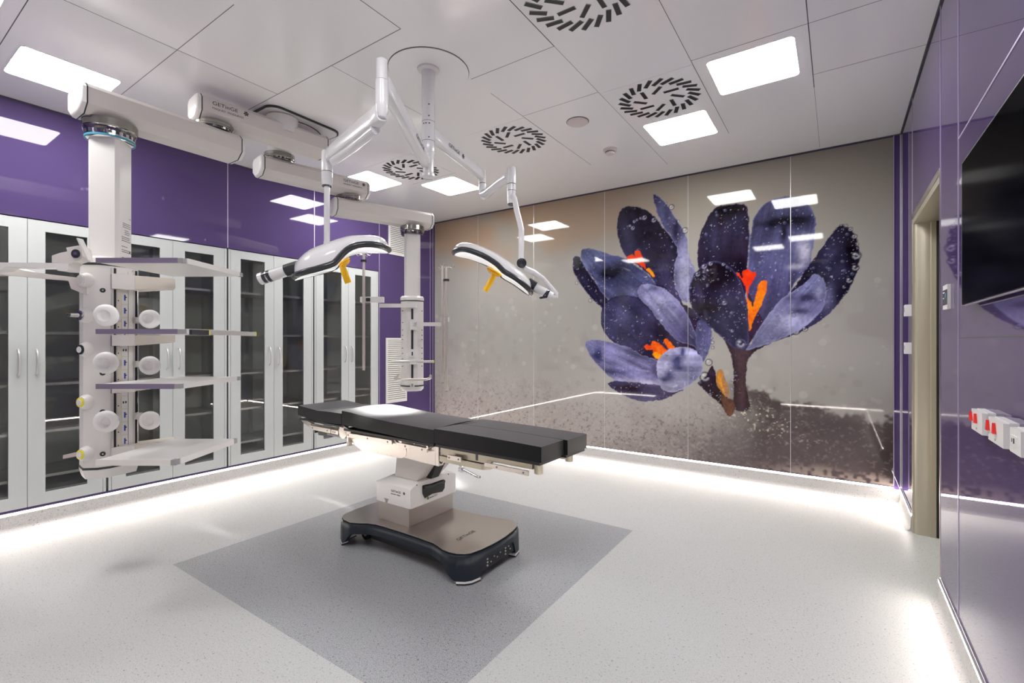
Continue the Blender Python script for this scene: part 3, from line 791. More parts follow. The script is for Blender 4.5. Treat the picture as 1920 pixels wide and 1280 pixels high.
# right flower
petal([(590, 340), (592, 275), (608, 210), (636, 150), (672, 110), (735, 98), (790, 100), (806, 130), (812, 200), (808, 300), (800, 400), (790, 500), (700, 520), (620, 470), (600, 400)], (720, 500), (740, 100), (36, 24, 50), (30, 18, 34), (66, 58, 96), [(660, 230, .12, .2, (52, 50, 88), .6), (760, 190, .09, .12, (48, 46, 82), .6), (690, 160, .04, .12, (34, 18, 34), .7), (740, 115, .2, .05, (20, 12, 20), .8)], .3, 30, 30, .014)
petal([(820, 200), (838, 145), (880, 95), (930, 72), (985, 66), (1040, 82), (1078, 115), (1096, 165), (1092, 230), (1080, 300), (1065, 380), (1010, 430), (960, 520), (880, 640), (820, 670), (800, 560), (806, 350)], (850, 620), (960, 70), (64, 58, 100), (76, 78, 124), (104, 108, 156), [(970, 170, .24, .045, (22, 18, 40), .95), (960, 230, .03, .1, (26, 20, 44), .9), (1045, 180, .06, .05, (26, 22, 44), .6), (1045, 300, .05, .1, (170, 168, 188), .95), (1010, 365, .06, .025, (165, 163, 184), .9), (920, 330, .18, .16, (78, 82, 128), .5)], .26, 31, 44, .018)
petal([(990, 470), (1050, 385), (1110, 300), (1160, 232), (1195, 192), (1218, 184), (1248, 205), (1272, 250), (1284, 310), (1276, 380), (1245, 450), (1180, 540), (1110, 600), (1020, 650), (910, 688), (830, 695), (880, 590), (950, 520)], (860, 680), (1220, 190), (52, 46, 82), (22, 16, 36), (44, 40, 72), [(1180, 360, .12, .16, (66, 64, 104), .6), (1250, 300, .05, .2, (14, 9, 20), .95), (1060, 420, .1, .1, (22, 16, 36), .8), (1150, 500, .05, .12, (100, 102, 145), .6)], .3, 32, 60, .012)
for q in [(1262, 236, 8), (1270, 318, 14), (1266, 370, 11), (1240, 424, 10), (1218, 452, 6), (1225, 190, 6), (1245, 205, 7), (1205, 186, 4), (1274, 270, 5), (1275, 285, 4), (1050, 632, 9), (1010, 640, 14)]: droplet(*q, dark=(20, 14, 26))
petal([(822, 690), (845, 640), (890, 575), (940, 515), (1000, 470), (1060, 428), (1078, 405), (1104, 398), (1130, 425), (1140, 490), (1118, 555), (1060, 615), (990, 655), (920, 684), (860, 705), (800, 722)], (830, 705), (1105, 400), (120, 120, 164), (96, 98, 142), (150, 150, 190), [(1050, 500, .14, .05, (50, 48, 84), .8), (980, 600, .16, .09, (150, 150, 190), .8), (1030, 555, .1, .03, (52, 50, 88), .8), (1110, 470, .03, .06, (140, 142, 180), .6)], .36, 33, 36, .014)
flat([(808, 480), (850, 560), (870, 600), (835, 650), (815, 690), (800, 690), (800, 560)], (44, 24, 36), (60, 40, 70), 34)
flat([(756, 398), (768, 392), (780, 412), (784, 384), (806, 377), (822, 386), (836, 390), (832, 420), (816, 448), (806, 474), (804, 505), (798, 470), (784, 432)], (226, 46, 14), (236, 66, 16), 35, grain=.1)
flat([(800, 500), (812, 508), (826, 535), (838, 490), (850, 445), (866, 426), (888, 430), (882, 478), (862, 530), (838, 575), (822, 615), (810, 640), (806, 590)], (246, 138, 12), (240, 100, 14), 36, grain=.14)
petal([(553, 480), (562, 430), (580, 392), (612, 360), (655, 342), (705, 352), (745, 385), (775, 430), (798, 500), (806, 580), (808, 650), (800, 715), (745, 712), (700, 672), (650, 630), (600, 590), (565, 545)], (760, 700), (650, 345), (52, 48, 84), (30, 18, 32), (80, 78, 118), [(660, 420, .2, .1, (24, 14, 24), .9), (720, 590, .14, .14, (62, 60, 98), .8), (600, 480, .06, .1, (58, 48, 86), .7), (640, 540, .12, .05, (34, 20, 34), .7)], .25, 37, 70, .02)
for q in [(618, 365, 10), (645, 352, 8), (590, 398, 9), (705, 520, 9), (775, 695, 17), (700, 355, 6), (655, 690, 6), (738, 640, 6), (740, 850, 6), (738, 890, 6), (645, 912, 6)]: droplet(*q, dark=(92, 90, 130))
# tiny bright beads along some edges
for _ in range(240):
    x = rng.uniform(560, 1270); y = rng.uniform(180, 680) if x > 900 else rng.uniform(350, 620)
    ox, oz = wl(*k7(x, y)); i = np.searchsorted(gx, ox); j = np.searchsorted(gz, oz)
    if C[j, i].mean() < .06: C[j, i] = lin((150, 150, 180))

# --- panels
mural = thing('wall_mural', 'wall-wide glass mural of dark purple crocuses with orange stamens on grey sand', 'mural', ((MX0 + MX1) / 2, YM, MZ0))
mm = bpy.data.materials.new('printed_glass'); mm.use_nodes = True
nt = mm.node_tree; pb = nt.nodes['Principled BSDF']
at_ = nt.nodes.new('ShaderNodeVertexColor'); at_.layer_name = 'print'
nt.links.new(at_.outputs['Color'], pb.inputs['Base Color'])
pb.inputs['Roughness'].default_value = 0.035; pb.inputs['Specular IOR Level'].default_value = 0.36
joints = [MX0, -3.95, -3.08, -2.15, -1.25, -.353, MX1]
jd = [0] + [int(round((x - MX0) / (MX1 - MX0) * NX)) for x in joints[1:-1]] + [NX]
for a, c in zip(jd, jd[1:]):
    i0, i1 = a, c; nx_ = i1 - i0 + 1; nz_ = NZ + 1
    X = gx[i0:i1 + 1].copy(); X[0] += .0012; X[-1] -= .0012
    V = np.zeros((nz_, nx_, 3), np.float32); V[..., 0] = X[None, :] - mural.location.x; V[..., 1] = 0; V[..., 2] = gz[:, None] - MZ0
    idx = np.arange(nz_ * nx_).reshape(nz_, nx_)
    Q = np.stack([idx[:-1, :-1], idx[:-1, 1:], idx[1:, 1:], idx[1:, :-1]], -1).reshape(-1, 4)
    # a rear slab gives the pane its thickness
    n0 = nz_ * nx_; T = .005
    xa, xb, za, zb = V[0, 0, 0], V[0, -1, 0], 0.0, float(gz[-1] - MZ0)
    EV = np.array([(xa, 0, za), (xb, 0, za), (xb, 0, zb), (xa, 0, zb), (xa, T, za), (xb, T, za), (xb, T, zb), (xa, T, zb)], np.float32)
    EQ = np.array([(0, 4, 5, 1), (1, 5, 6, 2), (2, 6, 7, 3), (3, 7, 4, 0), (4, 7, 6, 5)]) + n0
    VV_ = np.concatenate([V.reshape(-1, 3), EV]); QQ = np.concatenate([Q, EQ])
    me = bpy.data.meshes.new('glass_panel')
    me.vertices.add(len(VV_)); me.vertices.foreach_set('co', VV_.ravel())
    me.loops.add(QQ.size); me.loops.foreach_set('vertex_index', QQ.ravel().astype(np.int32))
    me.polygons.add(len(QQ)); me.polygons.foreach_set('loop_start', np.arange(0, QQ.size, 4, dtype=np.int32)); me.polygons.foreach_set('loop_total', np.full(len(QQ), 4, np.int32))
    me.update(calc_edges=True)
    ca = me.color_attributes.new('print', 'FLOAT_COLOR', 'POINT')
    CC = np.ones((len(VV_), 4), np.float32); CC[:n0, :3] = np.clip(C[:, i0:i1 + 1], 0, 1).reshape(-1, 3); CC[n0:, :3] = .2
    ca.data.foreach_set('color', CC.ravel())
    me.materials.append(mm)
    o = bpy.data.objects.new('glass_panel', me); COL.objects.link(o); o.parent = mural
WM[mural] = Matrix.Translation(mural.location)
for x in joints[1:-1]:
    B().m('alu').box((x - .002, YM - .0012, MZ0), (x + .002, YM + .004, MZ1)).end('seam_strip', mural)

# ================================================================= EQUIPMENT PENDANTS
def cw(lat, d, z=0.0):
    """camera-side floor coordinates (sideways, forward) to world"""
    return Vector((-SN * d + CS * lat, CS * d + SN * lat, z))
UPV = Vector((0, 0, 1))

def boom(root, P0, P1, z0, z1, w, o0, o1, name='boom_arm'):
    """bevelled box arm from P0 to P1 (floor coordinates) with caps past both pivots"""
    P0 = Vector((P0.x, P0.y, 0)); P1 = Vector((P1.x, P1.y, 0)); d = (P1 - P0).normalized(); n = Vector((d.y, -d.x, 0))
    h = w / 2; cb = min(.055, h * .5); ct = .028
    sec = [(-h + ct, z1), (h - ct, z1), (h, z1 - ct), (h, z0 + cb * .8), (h - cb, z0), (-h + cb, z0), (-h, z0 + cb * .8), (-h, z1 - ct)]
    A = P0 - d * o0; E = P1 + d * o1
    ring = lambda p, s=1.0: [p + n * (a * s) + UPV * ((z0 + z1) / 2 + (z - (z0 + z1) / 2) * s) for a, z in sec]
    arm = B().m('warm').prism(ring(A), E - A, .008, 2).end(name, root)
    for p, q in ((A, -d), (E, d)):
        B().m('gasket').prism(ring(p, 1.012), q * .006).end('gasket', arm)
        b = B().m('white')
        rows = [ring(p + q * .006), ring(p + q * .022, .97), ring(p + q * .032, .86), ring(p + q * .035, .55)]
        t = bmesh.new(); R = [[t.verts.new(v) for v in r] for r in rows]
        for a_, b_ in zip(R, R[1:]):
            for i in range(8): t.faces.new((a_[i], a_[(i + 1) % 8], b_[(i + 1) % 8], b_[i]))
        t.faces.new(R[0][::-1]); t.faces.new(R[-1]); b._take(t); b.end('end_cap', arm)
    return arm, d, n
def bearing(root, P, z0, z1, r, neck=True):
    b = B().m('bearing').lathe((P.x, P.y, z1), (0, 0, -1), [(0, 0), (r, 0), (r, (z1 - z0) * .45), (r * .96, (z1 - z0) * .5), (r * .96, (z1 - z0) * .62), (r * .92, (z1 - z0) * .7), (r * .9, z1 - z0), (0, z1 - z0)], 48)
    b.m('dark')
    for i in range(22):
        a = 2 * PI * i / 22; c = Vector((math.cos(a), math.sin(a), 0)); e = Vector((-c.y, c.x, 0)); q = Vector((P.x, P.y, z0 + (z1 - z0) * .08)) + c * r * .905
        b.prism([q - e * r * .06, q + e * r * .06, q + e * r * .06 + UPV * (z1 - z0) * .22, q - e * r * .06 + UPV * (z1 - z0) * .22], c * .002)
    return b.end('bearing', root)

# ceiling mount shared by both pendants: rounded square cover with a black seal and a disc
t = thing('ceiling_mount', 'rounded white cover with black seal where the pendant arms meet the ceiling', 'ceiling mount', (-3.615, 2.12, ZC))
B().m('gasket').prism(rrect(-3.615, 2.12, .62, .60, .09, ZC - .012, 8), (0, 0, .0115)).end('seal', t)
B().m('white').prism(rrect(-3.615, 2.12, .595, .575, .08, ZC - .016, 8), (0, 0, .012)).end('cover', t)
b = B().m('gasket').lathe((-3.64, 2.14, ZC - .016), (0, 0, -1), [(.258, 0), (.258, .004), (0, .004)], 48); b.m('white').lathe((-3.64, 2.14, ZC - .02), (0, 0, -1), [(.252, 0), (.250, .006), (.0, .010)], 48)
b.end('cover_disc', t)

# ---------------- left pendant
PA0, PA1 = cw(-2.014, 3.231), cw(-1.70, 3.60)
SP1 = cw(-1.72, 3.577)
C1P = cw(-2.327, 2.766)
pl = thing('equipment_pendant', 'large near ceiling pendant on the left with four shelves, white pads and monitor arm', 'medical pendant', (C1P.x, C1P.y, .56))
B().m('white').cyl((SP1.x, SP1.y, 2.86), (SP1.x, SP1.y, ZC - .024), .11, n=40).end('spindle', pl)
armA, dA, nA = boom(pl, cw(-2.014, 3.231), cw(-1.54, 3.785), 2.77, 2.925, .20, .10, .03, 'upper_boom_arm')
bearing(pl, cw(-2.014, 3.231), 2.73, 2.772, .115)
armB, dB, nB = boom(pl, C1P, cw(-2.014, 3.231), 2.565, 2.725, .235, .13, .12, 'lower_boom_arm')
bearing(pl, C1P, 2.475, 2.567, .128)
b = B().m('blue').lathe((C1P.x, C1P.y, 2.505), (0, 0, -1), [(.1335, 0), (.1335, .012), (.12, .02), (.0, .02)], 40); 
# lettering on the near side of the upper arm
hA = .10
p = cw(-2.014, 3.231) + nA * (hA + .0012) + dA * -.045; 
logo(Vector((p.x, p.y, 2.868)), dA, UPV, .033, armA, 'MAQUET  MODUEVO')

def rotp(P, ang, pts):
    c, s_ = math.cos(ang), math.sin(ang)
    return [(P.x + x * c - y * s_, P.y + x * s_ + y * c) for x, y in pts]
def csq(P, ang, w, l, ch):
    a, b_ = w / 2, l / 2
    return rotp(P, ang, [(-a + ch, -b_), (a - ch, -b_), (a, -b_ + ch), (a, b_ - ch), (a - ch, b_), (-a + ch, b_), (-a, b_ - ch), (-a, -b_ + ch)])
# column: square tube turned so that two faces show
ang1 = YAW + math.radians(13)                 # the view direction at the column leans left
b = B().m('white').prism([Vector((x, y, 1.77)) for x, y in csq(C1P, ang1, .152, .152, .016)], (0, 0, .71), .004)
col1 = b.end('column', pl)
bb = B().m('chrome').lathe((C1P.x, C1P.y, 2.50), (0, 0, -1), [(0, 0), (.118, 0), (.116, .03), (.10, .04), (0, .04)], 40); bb.end('brake_ring', pl)
B().m('teal').lathe((C1P.x, C1P.y, 2.476), (0, 0, -1), [(0, 0), (.1165, 0), (.1165, .010), (0, .010)], 40).end('brake_light', pl)
# rating label on the right-hand face of the column
ex = Vector((math.cos(ang1), math.sin(ang1), 0)); ey = Vector((-ex.y, ex.x, 0))
def colface(sx, z, s, off=.0008):               # face whose normal is +ex or -ey
    return C1P + (-ey) * (.076 + off) + ex * s + UPV * z
fx = lambda s_, z: Vector((C1P.x, C1P.y, 0)) + ex * (.076 + .0008) + ey * s_ + UPV * z
fy = lambda s_, z: Vector((C1P.x, C1P.y, 0)) + ex * (.076 + .0008) + ey * s_ + UPV * z
rl = random.Random(3)
b = B().m('ink')
for zz, n_, x0, x1 in [(2.03, 1, .035, .05), (1.995, 3, -.03, .045), (1.955, 3, -.01, .03), (1.915, 3, -.04, .04), (1.86, 1, -.04, .02), (1.84, 2, -.04, .05), (1.795, 3, -.04, .02)]:
    for i in range(n_):
        z = zz - i * .011; x = x0
        while x < x1:
            l = rl.uniform(.004, .012); b.prism([fy(x, z), fy(x + l, z), fy(x + l, z + .0035), fy(x, z + .0035)], ex * .0004); x += l + .003
b.prism([fy(.036, 1.83), fy(.046, 1.83), fy(.046, 1.842), fy(.036, 1.842)], ex * .0004).prism([fy(-.05, 1.785), fy(-.044, 1.785), fy(-.044, 1.792), fy(-.05, 1.792)], ex * .0004)
b.end('rating_label', col1)['kind'] = 'stuff'

# console body: eight-sided, with outlet face, two track faces and a socket face
vd = (C1P - Vector((0, 0, C1P.z))).normalized(); vd = Vector((vd.x, vd.y, 0)).normalized()      # from lens to column
vr = Vector((vd.y, -vd.x, 0))                                                               # to the right of that
def cp(r_, f_, z):                              # r to the right, f away from the lens
    return Vector((C1P.x, C1P.y, 0)) + vr * r_ + vd * f_ + UPV * z
out = [(-.135, .03), (-.115, -.085), (-.055, -.125), (.0, -.122), (.125, -.05), (.13, .06), (.06, .13), (-.08, .12)]
Z0, Z1, ZB = .615, 1.735, .56
B().m('white').prism([cp(r_, f_, Z0) for r_, f_ in out], (0, 0, Z1 - Z0), .012, 3).end('console_body', pl)
def ringz(z, s): return [cp(r_ * s, f_ * s, z) for r_, f_ in out]
def loft(rows, key, name, root, n):
    t_ = bmesh.new(); R = [[t_.verts.new(v) for v in r] for r in rows]
    for a_, b_ in zip(R, R[1:]):
        for i in range(n): t_.faces.new((a_[i], a_[(i + 1) % n], b_[(i + 1) % n], b_[i]))
    t_.faces.new(R[0][::-1]); t_.faces.new(R[-1])
    return B().m(key)._take(t_).end(name, root)
loft([ringz(1.7351, 1.02), ringz(1.748, 1.02)], 'gasket', 'top_seal', pl, 8)
loft([ringz(1.7485, 1.02), ringz(1.775, .98), ringz(1.79, .78)], 'white', 'top_cover', pl, 8)
loft([ringz(.6145, 1.02), ringz(.603, 1.02)], 'gasket', 'bottom_seal', pl, 8)
loft([ringz(.6025, 1.02), ringz(.585, 1.0), ringz(.552, .93), ringz(.545, .7)], 'white', 'bottom_cover', pl, 8)
# tracks on both sides of the socket column (faces 0,-.122 -> .125,-.05)
q0, q1 = cp(.0, -.122, 0), cp(.125, -.05, 0); fdir = (q1 - q0).normalized(); fn = Vector((fdir.y, -fdir.x, 0))
def sf(s_, off, z): return q0 + fdir * s_ + fn * off + UPV * z
def sfbox(b, s0, s1, o0, o1, z0, z1, bev=0):
    return b.hexa([sf(s0, o1, z0), sf(s1, o1, z0), sf(s1, o0, z0), sf(s0, o0, z0), sf(s0, o1, z1), sf(s1, o1, z1), sf(s1, o0, z1), sf(s0, o0, z1)], bev)
b = B(); sfbox(b.m('alu'), .002, .012, 0, .008, Z0 + .03, Z1 - .01); sfbox(b.m('black'), .013, .024, 0, .003, Z0 + .03, Z1 - .01); sfbox(b.m('alu'), .025, .029, 0, .008, Z0 + .03, Z1 - .01)
sfbox(b.m('alu'), .112, .122, 0, .008, Z0 + .03, Z1 - .01); sfbox(b.m('black'), .123, .133, 0, .003, Z0 + .03, Z1 - .01); sfbox(b.m('chrome'), .134, .139, 0, .008, Z0 + .03, Z1 - .01)
b.end('mounting_track', pl)
b = B(); sfbox(b.m('cream'), .031, .085, 0, .006, Z0 + .04, Z1 - .05, .002); sfbox(b.m('white'), .087, .110, 0, .010, Z0 + .03, Z1 - .02, .003); b.end('socket_strip', pl)
zz = 1.62
for k in range(14):
    z = 1.635 - k * .0745
    b = B(); sfbox(b.m('plastic'), .052, .083, .006, .009, z - .034, z + .034, .002)
    if k in (0, 5, 9): sfbox(b.m('dark'), .057, .063, .009, .0105, z - .006, z + .006); sfbox(b, .070, .076, .009, .0105, z - .006, z + .006)
    else: sfbox(b.m('blue'), .064, .0705, .009, .0115, z - .014, z + .018); sfbox(b.m('dark'), .0705, .077, .009, .0105, z + .002, z + .008)
    sfbox(b.m('dark'), .034, .038, .006, .0085, z - .02, z - .014)
    b.end('power_socket', pl)
# gas outlets on the left-hand face
g0, g1 = cp(-.115, -.085, 0), cp(-.135, .03, 0)
gn = (cp(-.5, -.35, 0) - cp(0, 0, 0)).normalized()
for vpx, ring_, face_, lab in ((527, 'plastic', 'white', 'white gas outlet'), (592, 'chrome', 'dark', 'gas outlet with a chrome plug'), (655, 'dark', 'white', 'gas outlet with a black ring'), (752, 'yellow', 'white', 'gas outlet with a yellow ring'), (848, 'yellow', 'white', 'gas outlet with a yellow ring')):
    d_ = 2.66; c = at(170, vpx, d_); z = c.z
    base = cp(-.098, -.085, z)
    b = B().m('plastic').lathe(base, gn, [(.044, -.01), (.044, .006), (.036, .022), (.030, .032), (0, .033)], 28)
    b.m(ring_).lathe(base + gn * .030, gn, [(.026, 0), (.026, .008), (.020, .010), (0, .0101)], 24).m(face_).lathe(base + gn * .038, gn, [(.018, 0), (.017, .004), (0, .0045)], 20)
    if vpx == 592: b.m('chrome').cyl(base + gn * .04, base + gn * .085, .012, .010).m('dark').cyl(base + gn * .085, base + gn * .095, .007)
    o = b.end('gas_outlet', pl); o['label'] = lab
# black plugs on the second face
f0, f1 = cp(-.055, -.125, 0), cp(.0, -.122, 0); pn = Vector((f1 - f0)).normalized(); pn = Vector((pn.y, -pn.x, 0))
for vpx in (543, 621, 700, 773, 853):
    z = at(190, vpx, 2.62).z
    c = cp(-.033, -.1235, z)
    B().m('dark').lathe(c, pn, [(.013, -.002), (.013, .004), (.008, .006), (0, .004)], 20).m('brass').cyl(c + pn * .003, c + pn * .008, .004, n=10).end('blanking_plug', pl)

# shelves: fronts face the lens
def shelf(z1, th, u0, u1, dF, dBk, edge, br=True, slope=0.0):
    l0, l1 = (u0 - 960) / F * dF, (u1 - 960) / F * dF
    a = [cw(l0, dF), cw(l1, dF), cw(l1 - .005, dBk), cw(l0 + .01, dBk)]
    b = B().m('plastic').hexa([v + UPV * (z1 - th) for v in a] + [v + UPV * z1 for v in a], .003)
    s_ = b.end('shelf', pl)
    e = [cw(l0 - .002, dF - .009), cw(l1 - .02, dF - .009), cw(l1 - .02, dF + .002), cw(l0 - .002, dF + .002)]
    B().m(edge).hexa([v + UPV * (z1 - th - .002) for v in e] + [v + UPV * (z1 + .002) for v in e], .003).end('front_edge', s_)
    e = [cw(l1 - .02, dF - .009), cw(l1 + .004, dF - .007), cw(l1 + .004, dF + .02), cw(l1 - .02, dF + .02)]
    B().m('grey').hexa([v + UPV * (z1 - th - .001) for v in e] + [v + UPV * (z1 + .001) for v in e], .004).end('corner_cap', s_)
    e = [cw(l1, dBk - .03), cw(l1 + .004, dBk - .03), cw(l1 + .004, dBk + .006), cw(l1 - .02, dBk + .006)]
    B().m('grey').hexa([v + UPV * (z1 - th - .001) for v in e] + [v + UPV * (z1 + .001) for v in e], .002).end('corner_cap', s_)
    e = [cw(l1, dF + .02), cw(l1 + .010, dF + .02), cw(l1 + .006, dBk - .03), cw(l1 - .005, dBk - .03)]
    B().m('white').hexa([v + UPV * (z1 - th - .002) for v in e] + [v + UPV * (z1 + .004) for v in e], .002).end('side_edge', s_)
    return s_, l0, l1
S = []
for z1, edge, sgn in ((1.712, 'lilac', 1), (1.370, 'lilac', 1), (1.106, 'lilac', -1), (.742, 'white', -1)):
    s_, l0, l1 = shelf(z1, .020 if edge == 'lilac' else .024, 183, 343 if z1 > 1.2 else (337 if z1 > 1 else 330), 2.30, 2.80 if z1 > 1.5 or z1 < 1.2 else 2.78, edge)
    # bracket from the console to the shelf
    zb = z1 - (.020 if edge == 'lilac' else .024)
    hgt = .085 if z1 > 1.5 else .062
    pb0 = cp(.02, -.118, 0)
    a = [cp(.006, -.150, 0), cp(.105, -.135, 0), cp(.12, -.06, 0), cp(.006, -.105, 0)]
    b = B().m('white').hexa([v + UPV * (zb - hgt) for v in a] + [v + UPV * (zb - .001) for v in a], .006)
    a = [cp(.105, -.12, 0), cp(.30, -.10, 0), cp(.30, .03, 0), cp(.13, .0, 0)]
    b.m('cream').hexa([v + UPV * (zb - hgt * .95) for v in a[:1]] + [a[1] + UPV * (zb - hgt * .7), a[2] + UPV * (zb - hgt * .7), a[3] + UPV * (zb - hgt)] + [v + UPV * (zb - .001) for v in a], .008, 3)
    b.end('bracket_box', pl)
    b = B(); sfbox(b.m('grey' if z1 > 1.5 else ('lilac' if z1 > 1 else 'white')), .000, .030, .002, .030, zb - hgt - .002, zb - .004, .003)
    sfbox(b.m('chrome'), .012, .020, .030, .033, zb - hgt * .55, zb - hgt * .45, .001)
    b.end('track_clamp', pl)
# accessory rail along the open side of the second shelf
l1 = (343 - 960) / F * 2.30
a0, a1 = cw(l1 + .010, 2.33), cw(l1 + .004, 2.93)
z = 1.358
b = B().m('dark').prism([a0 + UPV * (z - .013), a0 + UPV * (z + .013), a0 + UPV * (z + .013) + vr * .012, a0 + UPV * (z - .013) + vr * .012], (a1 - a0) * .22)
b.m('yellow').prism([a0 + (a1 - a0) * .22 + UPV * (z - .014), a0 + (a1 - a0) * .22 + UPV * (z + .014), a0 + (a1 - a0) * .22 + UPV * (z + .014) + vr * .014, a0 + (a1 - a0) * .22 + UPV * (z - .014) + vr * .014], (a1 - a0) * .01)
b.m('alu').prism([a0 + (a1 - a0) * .23 + UPV * (z - .012), a0 + (a1 - a0) * .23 + UPV * (z + .012), a0 + (a1 - a0) * .23 + UPV * (z + .012) + vr * .012, a0 + (a1 - a0) * .23 + UPV * (z - .012) + vr * .012], (a1 - a0) * .75, .002)
b.m('yellow').prism([a1 + (a0 - a1) * .02 + UPV * (z - .013), a1 + (a0 - a1) * .02 + UPV * (z + .013), a1 + (a0 - a1) * .02 + UPV * (z + .013) + vr * .014, a1 + (a0 - a1) * .02 + UPV * (z - .013) + vr * .014], (a1 - a0) * .012)
b.end('accessory_rail', pl)

# round white pads on stub arms
def pad(u, v, d, r, end_p, name='round_pad'):
    c = at(u, v, d); n_ = (Vector((SN, -CS, 0)) + Vector((CS, SN, 0)) * .20 - UPV * .10).normalized()
    b = B().m('pad').lathe(c + n_ * -.035, n_, [(0, .012), (r * .55, .012), (r * .86, .016), (r, .028), (r, .040), (r * .92, .050), (r * .72, .056), (r * .54, .056), (r * .44, .050), (r * .38, .042), (0, .040)], 36)
    o = b.end(name, pl)
    q = c - n_ * .038
    b = B().m('white').tube([q + n_ * .006, q, (q * .3 + end_p * .7), end_p], .016, 14); b.m('alu').cyl(end_p - UPV * .018, end_p + UPV * .018, .022, n=20)
    b.end('pad_arm', o)
for v_, v2 in ((591, 598), (680, 685), (790, 788)):
    z = at(201, v_, 2.5).z
    pad(199, v_, 2.49, .057, sf(.016, .024, z - .01))
    z2 = at(280, v2, 2.62).z
    pad(281, v2, 2.62, .051, sf(.128, .022, z2))

# monitor support arm to the left
def slab(px, d, th, key, root, name, bev=.004):
    """flat-sided piece standing across the line of sight at distance d, th deep"""
    return B().m(key).prism([at(u, v, d) for u, v in px], Vector((-SN, CS, 0)) * th, bev).end(name, root)
ma = slab([(-60, 500), (-60, 515), (0, 514), (30, 517), (128, 526), (133, 541), (157, 551), (163, 551), (163, 522), (100, 515), (45, 507), (20, 499)], 2.62, .07, 'warm', pl, 'monitor_lower_arm')
mb = slab([(-60, 491), (-60, 510), (2, 506), (10, 500), (105, 502), (108, 507), (125, 508), (128, 505), (128, 493)], 2.52, .07, 'white', pl, 'monitor_upper_arm')
mc = slab([(97, 492), (97, 479), (112, 474), (126, 471), (124, 464), (148, 460), (153, 467), (155, 481), (150, 487), (136, 491), (134, 495), (128, 494)], 2.52, .06, 'warm', pl, 'tilt_bracket')
B().m('dark').cyl(at(142.5, 475.5, 2.52) - Vector((-SN, CS, 0)) * .004, at(142.5, 475.5, 2.52) + Vector((-SN, CS, 0)) * .01, .023, n=28).m('chrome').cyl(at(142.5, 475.5, 2.52) - Vector((-SN, CS, 0)) * .007, at(142.5, 475.5, 2.52), .009, n=20).end('tilt_knob', mc)
slab([(143, 446), (146, 446), (156, 466), (166, 488), (164, 488), (152, 467)], 2.46, .03, 'plastic', pl, 'mounting_plate', .001)
# bar and hook low on the console
slab([(118, 853), (118, 860), (150, 854), (156, 850), (156, 843), (148, 846)], 2.66, .012, 'rail', pl, 'side_bar', .002)
slab([(150, 846), (156, 846), (156, 871), (150, 869)], 2.68, .03, 'white', pl, 'side_bracket', .002)

# ---------------- right (far) pendant
P3 = cw(-1.86, 3.82); P4 = cw(-1.45, 4.24); C2P = cw(-.9596, 4.593)
pr = thing('equipment_pendant', 'smaller far ceiling pendant with a slim white console and two side arms', 'medical pendant', (C2P.x, C2P.y, .84))
B().m('white').cyl((P3.x, P3.y, 2.80), (P3.x, P3.y, ZC - .012), .085, n=36).end('spindle', pr)
bearing(pr, P3, 2.745, 2.80, .112)
armC, dC, nC = boom(pr, P3, P4, 2.595, 2.745, .20, .14, .13, 'upper_boom_arm')
bearing(pr, P4, 2.555, 2.597, .105)
armD, dD, nD = boom(pr, P4, C2P, 2.41, 2.555, .20, .12, .16, 'lower_boom_arm')
bearing(pr, C2P, 2.33, 2.412, .115)
p = P4 + nC * .1012 - dC * .10
logo(Vector((p.x, p.y, 2.690)), dC, UPV, .030, armC, 'MAQUET  MODUEVO')
vd2 = Vector((C2P.x, C2P.y, 0)).normalized(); vr2 = Vector((vd2.y, -vd2.x, 0)); a2 = math.atan2(vr2.y, vr2.x)
B().m('white').prism([Vector((x, y, 1.74)) for x, y in csq(C2P, a2, .150, .150, .022)], (0, 0, .60), .004).end('column', pr)
def c2(r_, f_, z): return Vector((C2P.x, C2P.y, 0)) + vr2 * r_ + vd2 * f_ + UPV * z
def o2(w, l, ch): return [(-w + ch, -l), (w - ch, -l), (w, -l + ch), (w, l - ch), (w - ch, l), (-w + ch, l), (-w, l - ch), (-w, -l + ch)]
oc = o2(.105, .12, .055)
B().m('white').prism([c2(r_, f_, .90) for r_, f_ in oc], (0, 0, .79), .01, 3).end('console_body', pr)
r2 = lambda z, s: [c2(r_ * s, f_ * s, z) for r_, f_ in oc]
loft([r2(1.6905, 1.03), r2(1.70, 1.03)], 'gasket', 'top_seal', pr, 8); loft([r2(1.7005, 1.04), r2(1.725, 1.04), r2(1.742, .92)], 'white', 'top_cover', pr, 8)
loft([r2(.8995, 1.03), r2(.888, 1.03)], 'gasket', 'bottom_seal', pr, 8); loft([r2(.8875, 1.03), r2(.865, 1.0), r2(.842, .8), r2(.838, .5)], 'white', 'bottom_cover', pr, 8)
def f2(b, r0, r1, o0, o1, z0, z1, bev=0): return b.hexa([c2(r0, -.12 - o1, z0), c2(r1, -.12 - o1, z0), c2(r1, -.12 - o0, z0), c2(r0, -.12 - o0, z0), c2(r0, -.12 - o1, z1), c2(r1, -.12 - o1, z1), c2(r1, -.12 - o0, z1), c2(r0, -.12 - o0, z1)], bev)
b = B()
for z0, z1 in ((1.52, 1.62), (1.24, 1.45), (.95, 1.15)): f2(b.m('dark'), -.010, .010, 0, .003, z0, z1)
f2(b.m('plastic'), -.016, .016, .0, .006, 1.165, 1.225, .002); f2(b.m('dark'), -.006, .006, .006, .008, 1.18, 1.215); f2(b.m('plastic'), -.02, .02, 0, .006, .885, .925, .002); f2(b.m('grey'), -.008, .008, .006, .009, .89, .918)
b.end('front_track', pr)
b = B().m('dark')
